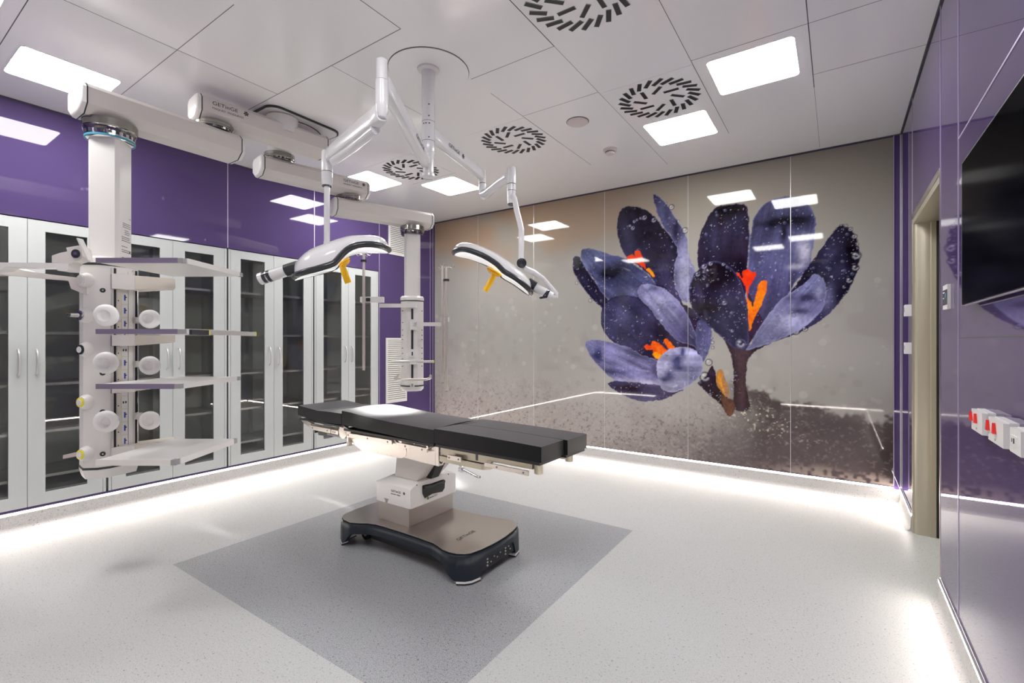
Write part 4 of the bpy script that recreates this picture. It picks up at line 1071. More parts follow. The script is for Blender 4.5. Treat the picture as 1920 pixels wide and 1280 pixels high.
for z in (1.60, 1.49, 1.42, 1.37, 1.33, 1.25, 1.20, 1.15, 1.08):
    for r_ in (-.088, .088):
        c = c2(r_, -.095, z); e = Vector((vr2 * (.7 if r_ > 0 else -.7) - vd2 * .7)); b.cyl(c, c + e * .006, .004, n=8)
b.end('side_buttons', pr)['kind'] = 'stuff'
# horizontal bars
def rbar(u0, u1, v0, v1, d0, d1, key, root, name, bev=.003, th=.02):
    p_ = [at(u0, v0, d0), at(u1, v0, d1), at(u1, v1, d1), at(u0, v1, d0)]
    return B().m(key).prism(p_, Vector((-SN, CS, 0)) * th, bev).end(name, root)
b = rbar(711, 779, 569, 576, 4.42, 4.42, 'white', pr, 'side_arm'); rbar(767, 779, 570, 576, 4.41, 4.41, 'plastic', pr, 'arm_clamp', th=.06)
rbar(774, 827, 604, 611, 4.40, 4.40, 'white', pr, 'side_arm'); rbar(769, 781, 602, 618, 4.40, 4.40, 'plastic', pr, 'arm_clamp', th=.07)
p0, p1 = at(735, 678, 4.40), at(812, 677.5, 4.40)
B().m('alu').cyl(p0, p1, .012, n=14).m('yellow').cyl(p0 - (p1 - p0).normalized() * .006, p0, .013, n=14).cyl(p1, p1 + (p1 - p0).normalized() * .008, .013, n=14).end('accessory_rail', pr)
rbar(768, 780, 673, 683, 4.39, 4.39, 'plastic', pr, 'arm_clamp', th=.08)
hb = [at(747, 704, 4.52), at(741, 709, 4.42), at(748, 711, 4.36), at(775, 711.5, 4.34), at(799, 711, 4.36), at(807, 708, 4.42), at(807, 704, 4.52)]
B().m('rail').tube(hb, .012, 10).end('handle', pr)
# clamps that hold the two drip poles
rbar(675, 718, 556, 566.5, 4.36, 4.36, 'plastic', pr, 'pole_clamp', .004, .05); rbar(686, 694, 558, 565, 4.352, 4.352, 'dark', pr, 'clamp_button', .001, .006)
rbar(826, 841, 594, 603, 4.365, 4.365, 'plastic', pr, 'pole_clamp', .004, .06)

def drip_pole(label, u, d, v0, v1, vring, vhook, off=None):
    b0 = at(u, v1, d); t_ = thing('drip_pole', label, 'drip pole', b0[:], 0, 'drip poles on the far pendant')
    p_top = at(u, v0, d); x, y = b0.x, b0.y
    B().m('rail').cyl((x, y, b0.z), (x, y, p_top.z), .0125, n=20).m('dark').cyl((x, y, b0.z - .003), (x, y, b0.z), .013, n=20).end('pole', t_)
    zr = at(u, vring, d).z
    B().m('black').lathe((x, y, zr - .009), (0, 0, 1), [(.0126, 0), (.026, 0), (.026, .018), (.0126, .018)], 24).end('stop_ring', t_)
    for k in range(4):
        a = k * PI / 2 + .4; e = Vector((math.cos(a), math.sin(a), 0)); c = Vector((x, y, p_top.z - .005))
        B().m('chrome').tube([c, c + e * .03 + UPV * .0, c + e * .06 - UPV * .012, c + e * .075 + UPV * .008, c + e * .062 + UPV * .026, c + e * .052 + UPV * .012], .003, 8).end('bag_hook', t_)
    if off is not None:
        q = off
        B().m('rail').cyl(q[0], q[1], .011, n=18).m('dark').cyl(q[0] - UPV * .003, q[0], .012, n=18).end('lower_pole', t_)
    return t_
drip_pole('bare steel drip pole standing left of the far pendant, in front of the cabinets', 682, 4.34, 476, 694, 489, 0)
qa = at(829.5, 717, 4.345)
qb = Vector((qa.x, qa.y, at(829.5, 498, 4.345).z))
drip_pole('double steel drip pole right of the far pendant, in front of the mural edge', 837, 4.345, 500, 733, 525, 0, (qa, qb))

# ================================================================= SURGICAL LAMPS
LC = Vector((-2.091, 2.145, 0))
t = thing('lamp_mount', 'white ceiling pole with round cover plate that carries both surgical lamps', 'ceiling mount', (LC.x, LC.y, ZC))
b = B().m('gasket').lathe((-2.11, 2.17, ZC), (0, 0, -1), [(.250, 0), (.250, .0025), (0, .0025)], 64); b.m('ceil').lathe((-2.11, 2.17, ZC - .0026), (0, 0, -1), [(.2475, 0), (.2475, .004), (0, .004)], 64)
b.end('cover_plate', t)
b = B().m('white').lathe((LC.x, LC.y, ZC - .007), (0, 0, -1), [(.068, 0), (.066, .010), (.050, .016), (0, .016)], 40); b.end('collar', t)
b = B().m('lamp').cyl((LC.x, LC.y, 2.665), (LC.x, LC.y, ZC - .02), .040, n=40)
b.m('gasket').cyl((LC.x, LC.y, 2.663), (LC.x, LC.y, 2.665), .0405, n=40)
b.m('lamp').cyl((LC.x, LC.y, 2.545), (LC.x, LC.y, 2.663), .040, n=40).m('gasket').cyl((LC.x, LC.y, 2.543), (LC.x, LC.y, 2.545), .0405, n=40)
b.m('lamp').lathe((LC.x, LC.y, 2.543), (0, 0, -1), [(.040, 0), (.040, .07), (.034, .09), (.034, .19), (.042, .20), (.042, .215), (.03, .225), (0, .226)], 40)
b.m('ink')
tc_ = (Vector((0, 0, 0)) - LC).normalized(); tr_ = Vector((-tc_.y, tc_.x, 0))
for z, a in ((2.76, .1), (2.69, .1), (2.645, -.35), (2.645, .15), (2.645, -.75), (2.56, .1)):
    q = (tc_ * math.cos(a) + tr_ * math.sin(a)); b.cyl(LC + q * .0385 + UPV * z, LC + q * .0408 + UPV * z, .0045, n=10)
b.end('column', t)

def bar_arm(root, P, Q, w0, h0, w1, h1, name, key='lamp'):
    """soft box beam from P to Q with its own width and height at each end"""
    P, Q = Vector(P), Vector(Q); d = (Q - P).normalized(); n = d.cross(UPV).normalized(); u = n.cross(d)
    def r(p, w, h):
        o = []
        for k in range(12):
            a = 2 * PI * k / 12 + PI / 12; c, s_ = math.cos(a), math.sin(a)
            o.append(p + n * (abs(c) ** .45 * (1 if c > 0 else -1)) * w / 2 + u * (abs(s_) ** .45 * (1 if s_ > 0 else -1)) * h / 2)
        return o
    rows = [r(P + d * .0, w0 * .8, h0 * .8), r(P + d * .012, w0, h0)] + [r(P.lerp(Q, k / 8), w0 + (w1 - w0) * k / 8, h0 + (h1 - h0) * k / 8) for k in range(1, 8)] + [r(Q - d * .012, w1, h1), r(Q, w1 * .8, h1 * .8)]
    return loft(rows, key, name, root, 12), d, n, u

def lamp_head(root, st, O, kx, tilt_px, wmax, sgn, handle_px, sh=0.0, name='lamp_head'):
    """st: stations (u, v_top, v_edge, half width); O = (u0, v0, distance)"""
    u0, v0, d = O
    cen = at(u0, v0 + sh, d); st = [(a, b_ - sh * .55, c, e) for a, b_, c, e in st]; yv = (at(u0, tilt_px, d) - Vector((0, 0, HC))).normalized(); xv = Vector((yv.y, -yv.x, 0)).normalized(); zv = xv.cross(yv)
    k = d / F * kx
    L = lambda x, y, z: cen + xv * x + yv * y + zv * z
    X_ = [(u - u0) * k for u, *_ in st]; ZT = [-(vt - v0) * d / F for _, vt, _, _ in st]; ZE = [-(ve - v0) * d / F for _, _, ve, _ in st]; W = [w for *_, w in st]
    rows = []
    for x, zt, ze, w in zip(X_, ZT, ZE, W):
        rows.append([L(x, -w * math.cos(PI * j / 16), ze + (zt - ze) * (math.sin(PI * j / 16) ** .55)) for j in range(17)])
    b = B().m('lamp'); b.grid(rows)
    und = [[L(x, w * (1 - j / 4) , ze) for j in range(9)] for x, ze, w in zip(X_, ZE, W)]
    b.m('lens').grid(und)
    hd = b.end(name, root, ang=50)
    # dark rubber edge all the way round
    path = [L(x, -w, ze) for x, ze, w in zip(X_, ZE, W)] + [L(x, w, ze) for x, ze, w in list(zip(X_, ZE, W))[::-1]]
    B().m('dark').tube(path, .0165, 10, True).end('bumper', hd)
    # thick clear lens under the raised lobe and a thin pale rim under the rest
    n_ = len(st)
    b = B().m('litlens')
    i0, i1 = (int(n_ * .52), n_ - 1)
    rows = [[L(X_[i], W[i] * .9 * (1 - j / 4), ZE[i] - .006 - .020 * math.sin(PI * j / 8) ** .3 * math.sin(PI * (i - i0 + .6) / (i1 - i0 + 1.2)) ** .4) for j in range(9)] for i in range(i0, i1 + 1)]
    b.grid(rows); b.grid([[L(X_[i], W[i] * .9 * (1 - j / 4), ZE[i] - .0055) for j in range(9)] for i in range(i0, i1 + 1)])
    b.end('lens', hd)
    b = B().m('litlens')
    i0, i1 = 0, int(n_ * .5)
    b.grid([[L(X_[i], W[i] * .9 * (1 - j / 4), ZE[i] - .006 - .014 * math.sin(PI * j / 8) ** .3) for j in range(9)] for i in range(i0, i1 + 1)])
    b.grid([[L(X_[i], W[i] * .9 * (1 - j / 4), ZE[i] - .0055) for j in range(9)] for i in range(i0, i1 + 1)])
    b.end('lens', hd)
    # amber sterile handle
    (ha, hb_, hc, hd_) = handle_px
    P = lambda q: L((q[0] - u0) * k, -.02, -(q[1] - sh - v0) * d / F)
    A, Bq, Cc, D = P(ha), P(hb_), P(hc), P(hd_)
    ax = (D - Cc).normalized()
    dk = (Bq - A).length / 2; mid = (A + Bq) / 2
    dn = ((Bq - A).normalized().cross(yv)).normalized()
    if dn.z > 0: dn = -dn
    b = B().m('orange').lathe(mid - dn * .012, dn, [(0, 0), (dk * .95, 0), (dk, .006), (dk * .96, .010), (dk * .8, .012), (dk * .86, .018), (dk * .5, .028), (0, .030)], 28)
    b.tube([mid, Cc, Cc.lerp(D, .3), Cc.lerp(D, .92), D], .020, 10, rs=[.018, .0165, .018, .0185, .0165])
    b.end('sterile_handle', hd)
    # the lamp's own beam, thrown from below the lens on to the table
    ld = bpy.data.lights.new('lamp_beam', 'SPOT'); ld.energy = 1100; ld.spot_size = math.radians(20); ld.spot_blend = 1.0; ld.shadow_soft_size = .10; ld.color = (1.0, .97, .93)
    lo = bpy.data.objects.new('lamp_beam', ld); COL.objects.link(lo)
    q = L(0, 0, min(ZE) - .06); aim = Vector((-2.60, 2.27, .83)) - q
    lo.parent = root; lo.matrix_local = WM[root].inverted() @ (Matrix.Translation(q) @ aim.to_track_quat('-Z', 'Y').to_matrix().to_4x4())
    return hd, L, k, xv, yv, zv

# ---------------- left lamp
ll = thing('surgical_lamp', 'left surgical lamp, its long arm reaching from the column towards the cabinets', 'surgical lamp', (-2.9, 2.0, 1.8))
hubL = Vector((LC.x, LC.y, 2.42)); elbL = at(716, 178, 2.157); elbT = at(716, 118, 2.157); 
dL = (Vector((elbL.x, elbL.y, 0)) - LC).normalized()
st_ = LC + dL * .042 + UPV * 2.40; en_ = Vector((elbL.x, elbL.y, 0)) - dL * .02 + UPV * at(716, 150, 2.157).z
ar, d_, n_, u_ = bar_arm(ll, st_, en_, .055, .075, .055, .085, 'horizontal_arm')
if True:
    pp = st_.lerp(en_, .26) - n_ * .0295 - u_ * -.012
    q_ = n_ if (n_.dot(Vector((0, 0, 0)) - LC) > 0) else -n_
    pp = st_.lerp(en_, .42) + q_ * .0292 + u_ * -.012
    text('GETinGE', pp, -d_, u_, .034, 'ink', ar, 'logo_lettering', font_sx=1.25)
zt, zm, zb_ = at(716, 112, 2.157).z, at(716, 151, 2.157).z, at(716, 200, 2.157).z
ex_, ey_ = elbL.x, elbL.y
b = B().m('lamp').lathe((ex_, ey_, zt), (0, 0, -1), [(0, 0), (.022, 0), (.0255, .004), (.0255, zt - zm), (0, zt - zm)], 36).m('gasket').cyl((ex_, ey_, zm - .003), (ex_, ey_, zm), .026, n=36)
b.m('lamp').lathe((ex_, ey_, zm - .003), (0, 0, -1), [(0, 0), (.029, 0), (.030, zm - zb_ - .02), (.027, zm - zb_ + .02), (.018, zm - zb_ + .045), (0, zm - zb_ + .048)], 36)
b.end('elbow_joint', ll)
J = at(613, 300, 2.70)
s0_ = Vector((ex_, ey_, at(716, 212, 2.157).z))
ar2, d2_, n2_, u2_ = bar_arm(ll, s0_, at(617, 292, 2.68), .060, .085, .05, .075, 'spring_arm')
B().m('lamp').tube([s0_.lerp(at(617, 292, 2.68), .1) - u2_ * .05, s0_.lerp(at(617, 292, 2.68), .5) - u2_ * .056, s0_.lerp(at(617, 292, 2.68), .9) - u2_ * .048], .022, 14).end('arm_cover', ar2)
jz = lambda v: at(613, v, 2.70).z
b = B().m('lamp').lathe((J.x, J.y, jz(283)), (0, 0, -1), [(0, 0), (.026, 0), (.030, .01), (.030, jz(283) - jz(322)), (0, jz(283) - jz(322))], 32)
b.m('gasket').cyl((J.x, J.y, jz(323)), (J.x, J.y, jz(322)), .0305, n=32).m('lamp').lathe((J.x, J.y, jz(323)), (0, 0, -1), [(0, 0), (.030, 0), (.029, jz(323) - jz(344)), (.025, jz(323) - jz(348)), (0, jz(323) - jz(348))], 32)
b.m('dark').cyl((J.x, J.y, jz(350)), (J.x, J.y, jz(348)), .026, n=32); b.end('swivel_joint', ll)
hx = at(497, 521, 2.60)
B().m('lamp').tube([(J.x, J.y, jz(346)), (J.x, J.y, jz(400)), (J.x, J.y, jz(450)), at(610, 478, 2.74), at(596, 493, 2.80), at(560, 506, 2.82), at(520, 517, 2.74), at(500, 521, 2.65)], .0165, 14).end('yoke_tube', ll)
STL = [(556.2, 503, 517.5, .03), (557.5, 495, 517, .085), (565, 486, 514, .145), (574, 477, 511, .175), (584, 469.5, 508, .195), (597, 463, 504.5, .21), (610, 457.5, 500, .215), (620, 453, 496.6, .215), (627.5, 450, 493, .21), (632, 448, 488.5, .21), (637, 446.4, 482.5, .21),
       (643, 444.6, 475.5, .21), (650, 442.6, 469, .215), (658, 441, 464, .22), (668, 439.8, 460, .22), (680, 438.8, 457.6, .215), (692, 438.2, 456.4, .205), (704, 438.0, 456.2, .18), (714, 439, 456.6, .145), (722, 443, 457.4, .10), (728, 449.5, 458.3, .055), (730.5, 455, 459, .02)]
h1, L1, k1, x1v, y1v, z1v = lamp_head(ll, STL, (643, 485, 2.60), .945, 545, .2, 1, ((635, 499), (657, 485), (642, 500), (653, 530)), 5)
# neck to the hinge
def neck(root, A, Bp, C_, E_, D_, L_key=None):
    b = B().m('dark').tube([A, Bp], .034, 16, sx=1.15); b.end('neck_collar', root)
    b = B().m('lamp').tube([Bp, Bp.lerp(C_, .5), C_], .031, 16, sx=1.15); b.end('neck', root)
    b = B().m('dark').tube([C_, C_.lerp(E_, .9)], .0315, 16, sx=1.15).m('chrome').tube([C_.lerp(E_, .35) , C_.lerp(E_, .5)], .033, 16, sx=1.15); b.end('hinge', root)
    b = B().m('lamp').tube([C_.lerp(E_, .9), E_, D_], .033, 16, sx=1.1); b.end('hinge_cap', root)
neck(ll, at(560, 500, 2.60), at(537, 507.5, 2.60), at(510, 516, 2.60), at(494, 521, 2.60), at(488, 523, 2.60))

# ---------------- right lamp
lr = thing('surgical_lamp', 'right surgical lamp hanging in front of the mural, its head tipped down to the right', 'surgical lamp', (-1.9, 2.9, 1.7))
zA = 2.56
E2 = at(905, 318, 3.72); dR = (Vector((E2.x, E2.y, 0)) - LC).normalized()
zE = at(905, 330, 3.72).z
ar, d_, n_, u_ = bar_arm(lr, LC + dR * .042 + UPV * (zE + .01), Vector((E2.x, E2.y, zE)), .055, .085, .05, .07, 'horizontal_arm')
q_ = n_ if (n_.dot(Vector((0, 0, 0)) - LC) > 0) else -n_
pp = (LC + UPV * (zE + .01)).lerp(Vector((E2.x, E2.y, zE)), .26) + q_ * .0292 + u_ * -.010
logo(pp, d_, u_, .034, ar)
ez = lambda v: at(905, v, 3.72).z
b = B().m('lamp').lathe((E2.x, E2.y, ez(319)), (0, 0, -1), [(0, 0), (.026, 0), (.029, .008), (.029, ez(319) - ez(344)), (0, ez(319) - ez(344))], 32)
b.m('gasket').cyl((E2.x, E2.y, ez(345)), (E2.x, E2.y, ez(344)), .03, n=32).m('lamp').lathe((E2.x, E2.y, ez(345)), (0, 0, -1), [(0, 0), (.030, 0), (.031, ez(345) - ez(366)), (.02, ez(345) - ez(373)), (0, ez(345) - ez(374))], 32)
b.end('elbow_joint', lr)
J2 = at(959, 340, 3.15)
S0 = Vector((E2.x, E2.y, ez(364))); S1 = at(955, 331, 3.17)
b = B().m('lamp').tube([S0, S0.lerp(S1, .2) - UPV * .012, S0.lerp(S1, .45) - UPV * .004, S0.lerp(S1, .75) + UPV * .004, S1], .03, 16, rs=[.030, .034, .033, .034, .036]); b.end('spring_arm', lr)
jz2 = lambda v: at(959, v, 3.15).z
b = B().m('lamp').lathe((J2.x, J2.y, jz2(314)), (0, 0, -1), [(0, 0), (.026, 0), (.0295, .008), (.0295, jz2(314) - jz2(345)), (0, jz2(314) - jz2(345))], 32).m('gasket').cyl((J2.x, J2.y, jz2(346)), (J2.x, J2.y, jz2(345)), .030, n=32)
b.m('lamp').lathe((J2.x, J2.y, jz2(346)), (0, 0, -1), [(0, 0), (.029, 0), (.029, jz2(346) - jz2(357.4)), (0, jz2(346) - jz2(357.4))], 32).m('gasket').cyl((J2.x, J2.y, jz2(358)), (J2.x, J2.y, jz2(357.4)), .0295, n=32)
b.m('lamp').lathe((J2.x - .0, J2.y, jz2(358)), (0, 0, -1), [(0, 0), (.028, 0), (.026, jz2(358) - jz2(382)), (0, jz2(358) - jz2(382))], 32).m('dark').cyl((J2.x, J2.y, jz2(384.5)), (J2.x, J2.y, jz2(382)), .0262, n=32)
b.end('swivel_joint', lr)
PV = at(977, 493, 3.02)
B().m('lamp').tube([at(961, 366, 3.12), at(965, 373, 3.11), at(969, 395, 3.09), at(974, 415, 3.07), at(977.5, 430, 3.05), at(977.5, 455, 3.04), at(977, 490, 3.03)], .0185, 16).end('yoke_tube', lr)
cdir = (Vector((0, 0, HC)) - PV); cdir.normalize()
b = B().m('lamp').cyl(PV - cdir * .09, PV + cdir * .035, .031, n=28).m('dark').lathe(PV + cdir * .035 + Vector((CS, SN, 0)) * .003, cdir, [(0, 0), (.031, 0), (.031, .008), (.026, .011), (0, .011)], 32)
b.end('pivot', lr)
B().m('lamp').tube([at(982, 502, 3.03), at(1000, 510, 3.05), at(1017, 522, 3.10), at(1032, 539, 3.16), at(1043, 551, 3.20), at(1044, 556, 3.2), at(1038, 556, 3.2), at(1030, 552, 3.2)], .0185, 14, rs=[.0185, .0185, .0185, .0185, .0165, .015, .015, .015]).end('yoke_arm', lr)
STR = [(851, 465, 469.5, .02), (853, 461, 468.5, .06), (857, 458, 468.6, .105), (862, 456.4, 468.6, .14), (868, 455.6, 468.8, .17), (876, 455.8, 470, .19), (885, 457, 472.5, .205), (896, 460, 476.5, .21), (906, 463.6, 480.5, .21), (916, 467.4, 485.5, .205), (925, 471, 491, .20), (932, 474.5, 496, .20),
       (938, 478, 502, .20), (943, 481.5, 507, .20), (950, 486, 511.5, .205), (958, 491.5, 515.8, .205), (966, 497, 520.5, .20), (974, 503, 526, .19), (982, 510, 532, .175), (989, 517, 537.6, .15), (993.5, 522, 541.4, .11), (996, 527, 543.6, .05)]
h2, L2, k2, x2v, y2v, z2v = lamp_head(lr, STR[::-1], (925, 498, 3.1), .985, 585, .2, -1, ((912, 503), (941, 519), (926, 517), (910, 546)), 5.5)
neck(lr, at(989, 529, 3.12), at(1003, 538, 3.12), at(1022, 549, 3.12), at(1027, 553, 3.12), at(1034, 557, 3.12))
slab([(1011, 557), (1013, 560), (1026, 558), (1031, 545), (1028, 544), (1023, 554)], 3.02, .02, 'dark', lr, 'locking_lever', .002)

# ================================================================= OPERATING TABLE
tb = thing('operating_table', 'operating table with black pads on a white column and navy rolling base', 'operating table', (-2.165, 2.235, 0), 0)
# base plate outline, symmetric about its long axis
NEAR = [(-2.712, 2.235), (-2.710, 2.10), (-2.700, 2.00), (-2.675, 1.955), (-2.63, 1.930), (-2.55, 1.922), (-2.50, 1.945), (-2.45, 1.975), (-2.39, 1.992), (-2.30, 1.998), (-2.17, 2.0), (-2.02, 1.998), (-1.90, 1.992), (-1.85, 1.978), (-1.80, 1.960), (-1.75, 1.955), (-1.70, 1.964), (-1.665, 1.985), (-1.645, 2.01), (-1.628, 2.08), (-1.618, 2.16), (-1.615, 2.235)]
YC = 2.235
OUT = NEAR + [(x, 2 * YC - y) for x, y in NEAR[-2:0:-1]]
OUT = [Vector((x, y, 0)) for x, y in OUT]
nO = len(OUT)
def off(i, r_):
    a = OUT[(i + 1) % nO] - OUT[i - 1]; n_ = Vector((a.y, -a.x, 0)).normalized(); return OUT[i] + n_ * r_
B().m('steel').prism([off(i, .004) + UPV * .166 for i in range(nO)], (0, 0, .004), 0).end('base_plate', tb)
B().m('black').prism([off(i, .0005) + UPV * .158 for i in range(nO)], (0, 0, .008)).end('base_seal', tb)
def zlow(p):
    dx = abs(p.x + 2.165); dy = abs(p.y - YC)
    if dy > .19: s_ = min(1, max(0, (dx - .36) / .10))             # long sides
    else: s_ = min(1, max(0, (dy - .13) / .05)) if dx > .4 else 0   # short ends
    s_ = s_ * s_ * (3 - 2 * s_)
    return (.100 if dy > .19 else .112) * (1 - s_) + .022 * s_
# resample the outline finely for the skirt
fine = []
for i in range(nO):
    for j in range(5): fine.append(OUT[i].lerp(OUT[(i + 1) % nO], j / 5))
nF = len(fine)
def foff(i, r_):
    a = fine[(i + 2) % nF] - fine[i - 2]; n_ = Vector((a.y, -a.x, 0)).normalized(); return fine[i] + n_ * r_
t_ = bmesh.new(); R = []
for r_, zf in ((.006, lambda p: .158), (.012, lambda p: .150), (.014, lambda p: .6 * .15 + .4 * zlow(p)), (.015, zlow), (-.012, zlow), (-.012, lambda p: .157)):
    R.append([t_.verts.new(foff(i, r_) + UPV * zf(fine[i])) for i in range(nF)])
for a_, b_ in zip(R, R[1:] + R[:1]):
    for i in range(nF): t_.faces.new((a_[i], a_[(i + 1) % nF], b_[(i + 1) % nF], b_[i]))
B().m('navy')._take(t_).end('base_skirt', tb, ang=45)
# pale pads under the four corners
for sx in (-1, 1):
    for sy in (-1, 1):
        idx = [i for i in range(nF) if (fine[i].x + 2.165) * sx > .455 and (fine[i].y - YC) * sy > .165]
        # contiguous order
        st0 = next(i for i in idx if (i - 1) % nF not in idx); ordr = [];
        i = st0
        while i % nF in idx and len(ordr) < len(idx): ordr.append(i % nF); i += 1
        o = [foff(i, .016) for i in ordr]; n2 = [foff(i, -.03) for i in ordr[::-1]]
        B().m('plastic').prism([p + UPV * .010 for p in o + n2], (0, 0, .011)).m('black').prism([p + UPV * .003 for p in o + n2], (0, 0, .0065)).end('foot_pad', tb)
        c = Vector((-2.165 + sx * .42, YC + sy * .15, 0))
        b = B().m('black').cyl((c.x, c.y - .022, .038), (c.x, c.y - .006, .038), .038, n=28, bev=.004).cyl((c.x, c.y + .006, .038), (c.x, c.y + .022, .038), .038, n=28, bev=.004)
        b.m('grey').cyl((c.x, c.y - .026, .038), (c.x, c.y + .026, .038), .014, n=16).m('black').box((c.x - .03, c.y - .005, .03), (c.x + .03, c.y + .005, .12))
        b.end('caster', tb)
B().m('black').box((-2.52, 2.055, .028), (-1.80, 2.415, .157), .006).end('chassis', tb)
# connectors on the short end
xe = -1.6165
b = B().m('black').box((xe - .05, 2.08, .045), (xe - .004, 2.39, .118), .004)
b.m('alu')
for y in (2.125, 2.30):
    for z in (.062, .080, .098): b.cyl((xe - .004, y, z), (xe + .002, y, z), .0055, n=10)
for y, z in ((2.16, .07), (2.19, .09), (2.22, .075), (2.25, .09), (2.335, .095), (2.35, .075)): b.box((xe - .004, y - .004, z - .003), (xe + .001, y + .004, z + .003))
b.end('connector_panel', tb)
text('GETinGE', Vector((-1.80, 2.09, .1706)), (0, 1, 0), (-1, 0, 0), .034, 'ink', tb, 'logo_lettering', font_sx=1.25)
# column
B().m('steel').box((-2.458, 2.066, .1705), (-2.176, 2.468, .300), .002).end('column_shroud', tb)
b = B().m('white')
prof = [(-2.476, .285), (-2.476, .412), (-2.452, .430), (-2.425, .442), (-2.390, .452), (-2.36, .457), (-2.20, .457), (-2.185, .452), (-2.17, .425), (-2.160, .405), (-2.160, .285)]
y0_, y1_ = 2.062, 2.482
hp = B().m('white')
A_ = [(-2.476, .285), (-2.476, .408), (-2.160, .408), (-2.160, .285)]
hb2 = bmesh.new()
def sec(y, zt, x0, x1): return [hb2.verts.new(p) for p in ((x0, y, .285), (x0, y, min(zt, .410)), (x0 + .03, y, zt - .008 if zt > .412 else zt), (x0 + .10, y, zt), (x1 - .012, y, zt), (x1, y, zt - .006), (x1, y, .285))]
rows_ = [sec(y0_, .402, -2.472, -2.162), sec(y0_ + .004, .410, -2.476, -2.160), sec(y0_ + .035, .424, -2.476, -2.160), sec(y0_ + .07, .434, -2.476, -2.160), sec(y0_ + .12, .438, -2.476, -2.160), sec(y1_ - .10, .438, -2.476, -2.160), sec(y1_ - .05, .432, -2.476, -2.160), sec(y1_ - .004, .415, -2.476, -2.160), sec(y1_, .408, -2.472, -2.162)]
for a_, b_ in zip(rows_, rows_[1:]):
    for i in range(7): hb2.faces.new((a_[i], a_[(i + 1) % 7], b_[(i + 1) % 7], b_[i]))
hb2.faces.new(rows_[0][::-1]); hb2.faces.new(rows_[-1])
hp._take(hb2); ch = hp.end('column_head', tb, ang=50)
logo(Vector((-2.335, y0_ - .0008, .365)), (1, 0, 0), (0, 0, 1), .019, ch, 'MAQUET  MEERA')
B().m('grey').prism([Vector((x, y0_ - .001, z)) for x, z in ((-2.40, .312), (-2.355, .312), (-2.365, .300), (-2.368, .2855), (-2.385, .2855), (-2.388, .300))], (0, .003, 0)).end('cable_notch', ch)
kk = lambda x, y: onx(680 + x / 9.145, 860 + y / 9.145, -2.155)
b = B().m('black').prism([kk(1030, 488), kk(1040, 455), kk(1180, 425), kk(1350, 365), kk(1400, 355), kk(1412, 400), kk(1405, 500), kk(1370, 560), kk(1190, 600), kk(1070, 675), kk(1035, 600)], (-.008, 0, 0), .0)
b.m('dark').prism([kk(1040, 470), kk(1190, 435), kk(1395, 360), kk(1400, 395), kk(1190, 475), kk(1050, 510)], (.010, 0, 0), .003)
b.end('grab_handle', ch)
c = onx(680 + 1120 / 9.145, 860 + 672 / 9.145, -2.159)
B().m('green').cyl(c, c + Vector((.002, 0, 0)), .009, n=20).end('status_dot', ch)
b = B().m('ink')
for i, (a0_, a1_) in enumerate(((1150, 1185), (1190, 1215), (1225, 1245), (1252, 1275))): 
    p0_, p1_ = onx(680 + a0_ / 9.145, 860 + (690 - (a0_ - 1120) * .40) / 9.145, -2.159), onx(680 + a1_ / 9.145, 860 + (690 - (a1_ - 1120) * .40 - 26) / 9.145, -2.159)
    if i < 2: b.box((-2.1600, p0_.y, p0_.z + .002), (-2.1592, p1_.y, p0_.z + .007))
    else: b.box((-2.1600, p0_.y, p0_.z), (-2.1592, p1_.y, p0_.z + .001)).box((-2.1600, p0_.y, p0_.z + .010), (-2.1592, p1_.y, p0_.z + .011)).box((-2.1600, p0_.y, p0_.z), (-2.1592, p0_.y + .001, p0_.z + .011)).box((-2.1600, p1_.y, p0_.z), (-2.1592, p1_.y + .001, p0_.z + .011))
b.end('symbol_row', ch)['kind'] = 'stuff'
for (x, y) in ((930, 450), (1470, 262)):
    c = onx(680 + x / 9.145, 860 + y / 9.145, -2.159); B().m('dark').cyl(c - Vector((.001, 0, 0)), c + Vector((.0008, 0, 0)), .004, n=10).end('screw', ch)
# neck between column and seat frame
b = B().m('warm').hexa([(-2.385, 2.14, .436), (-2.185, 2.14, .436), (-2.185, 2.36, .436), (-2.385, 2.36, .436), (-2.352, 2.13, .60), (-2.04, 2.10, .60), (-2.04, 2.38, .60), (-2.352, 2.37, .60)], .004)
b.end('neck', tb)
B().m('black').hexa([(-2.185, 2.22, .437), (-2.14, 2.22, .437), (-2.14, 2.29, .437), (-2.185, 2.29, .437), (-2.10, 2.20, .58), (-2.055, 2.20, .58), (-2.055, 2.29, .58), (-2.10, 2.29, .58)], .003).end('cable_boot', tb)

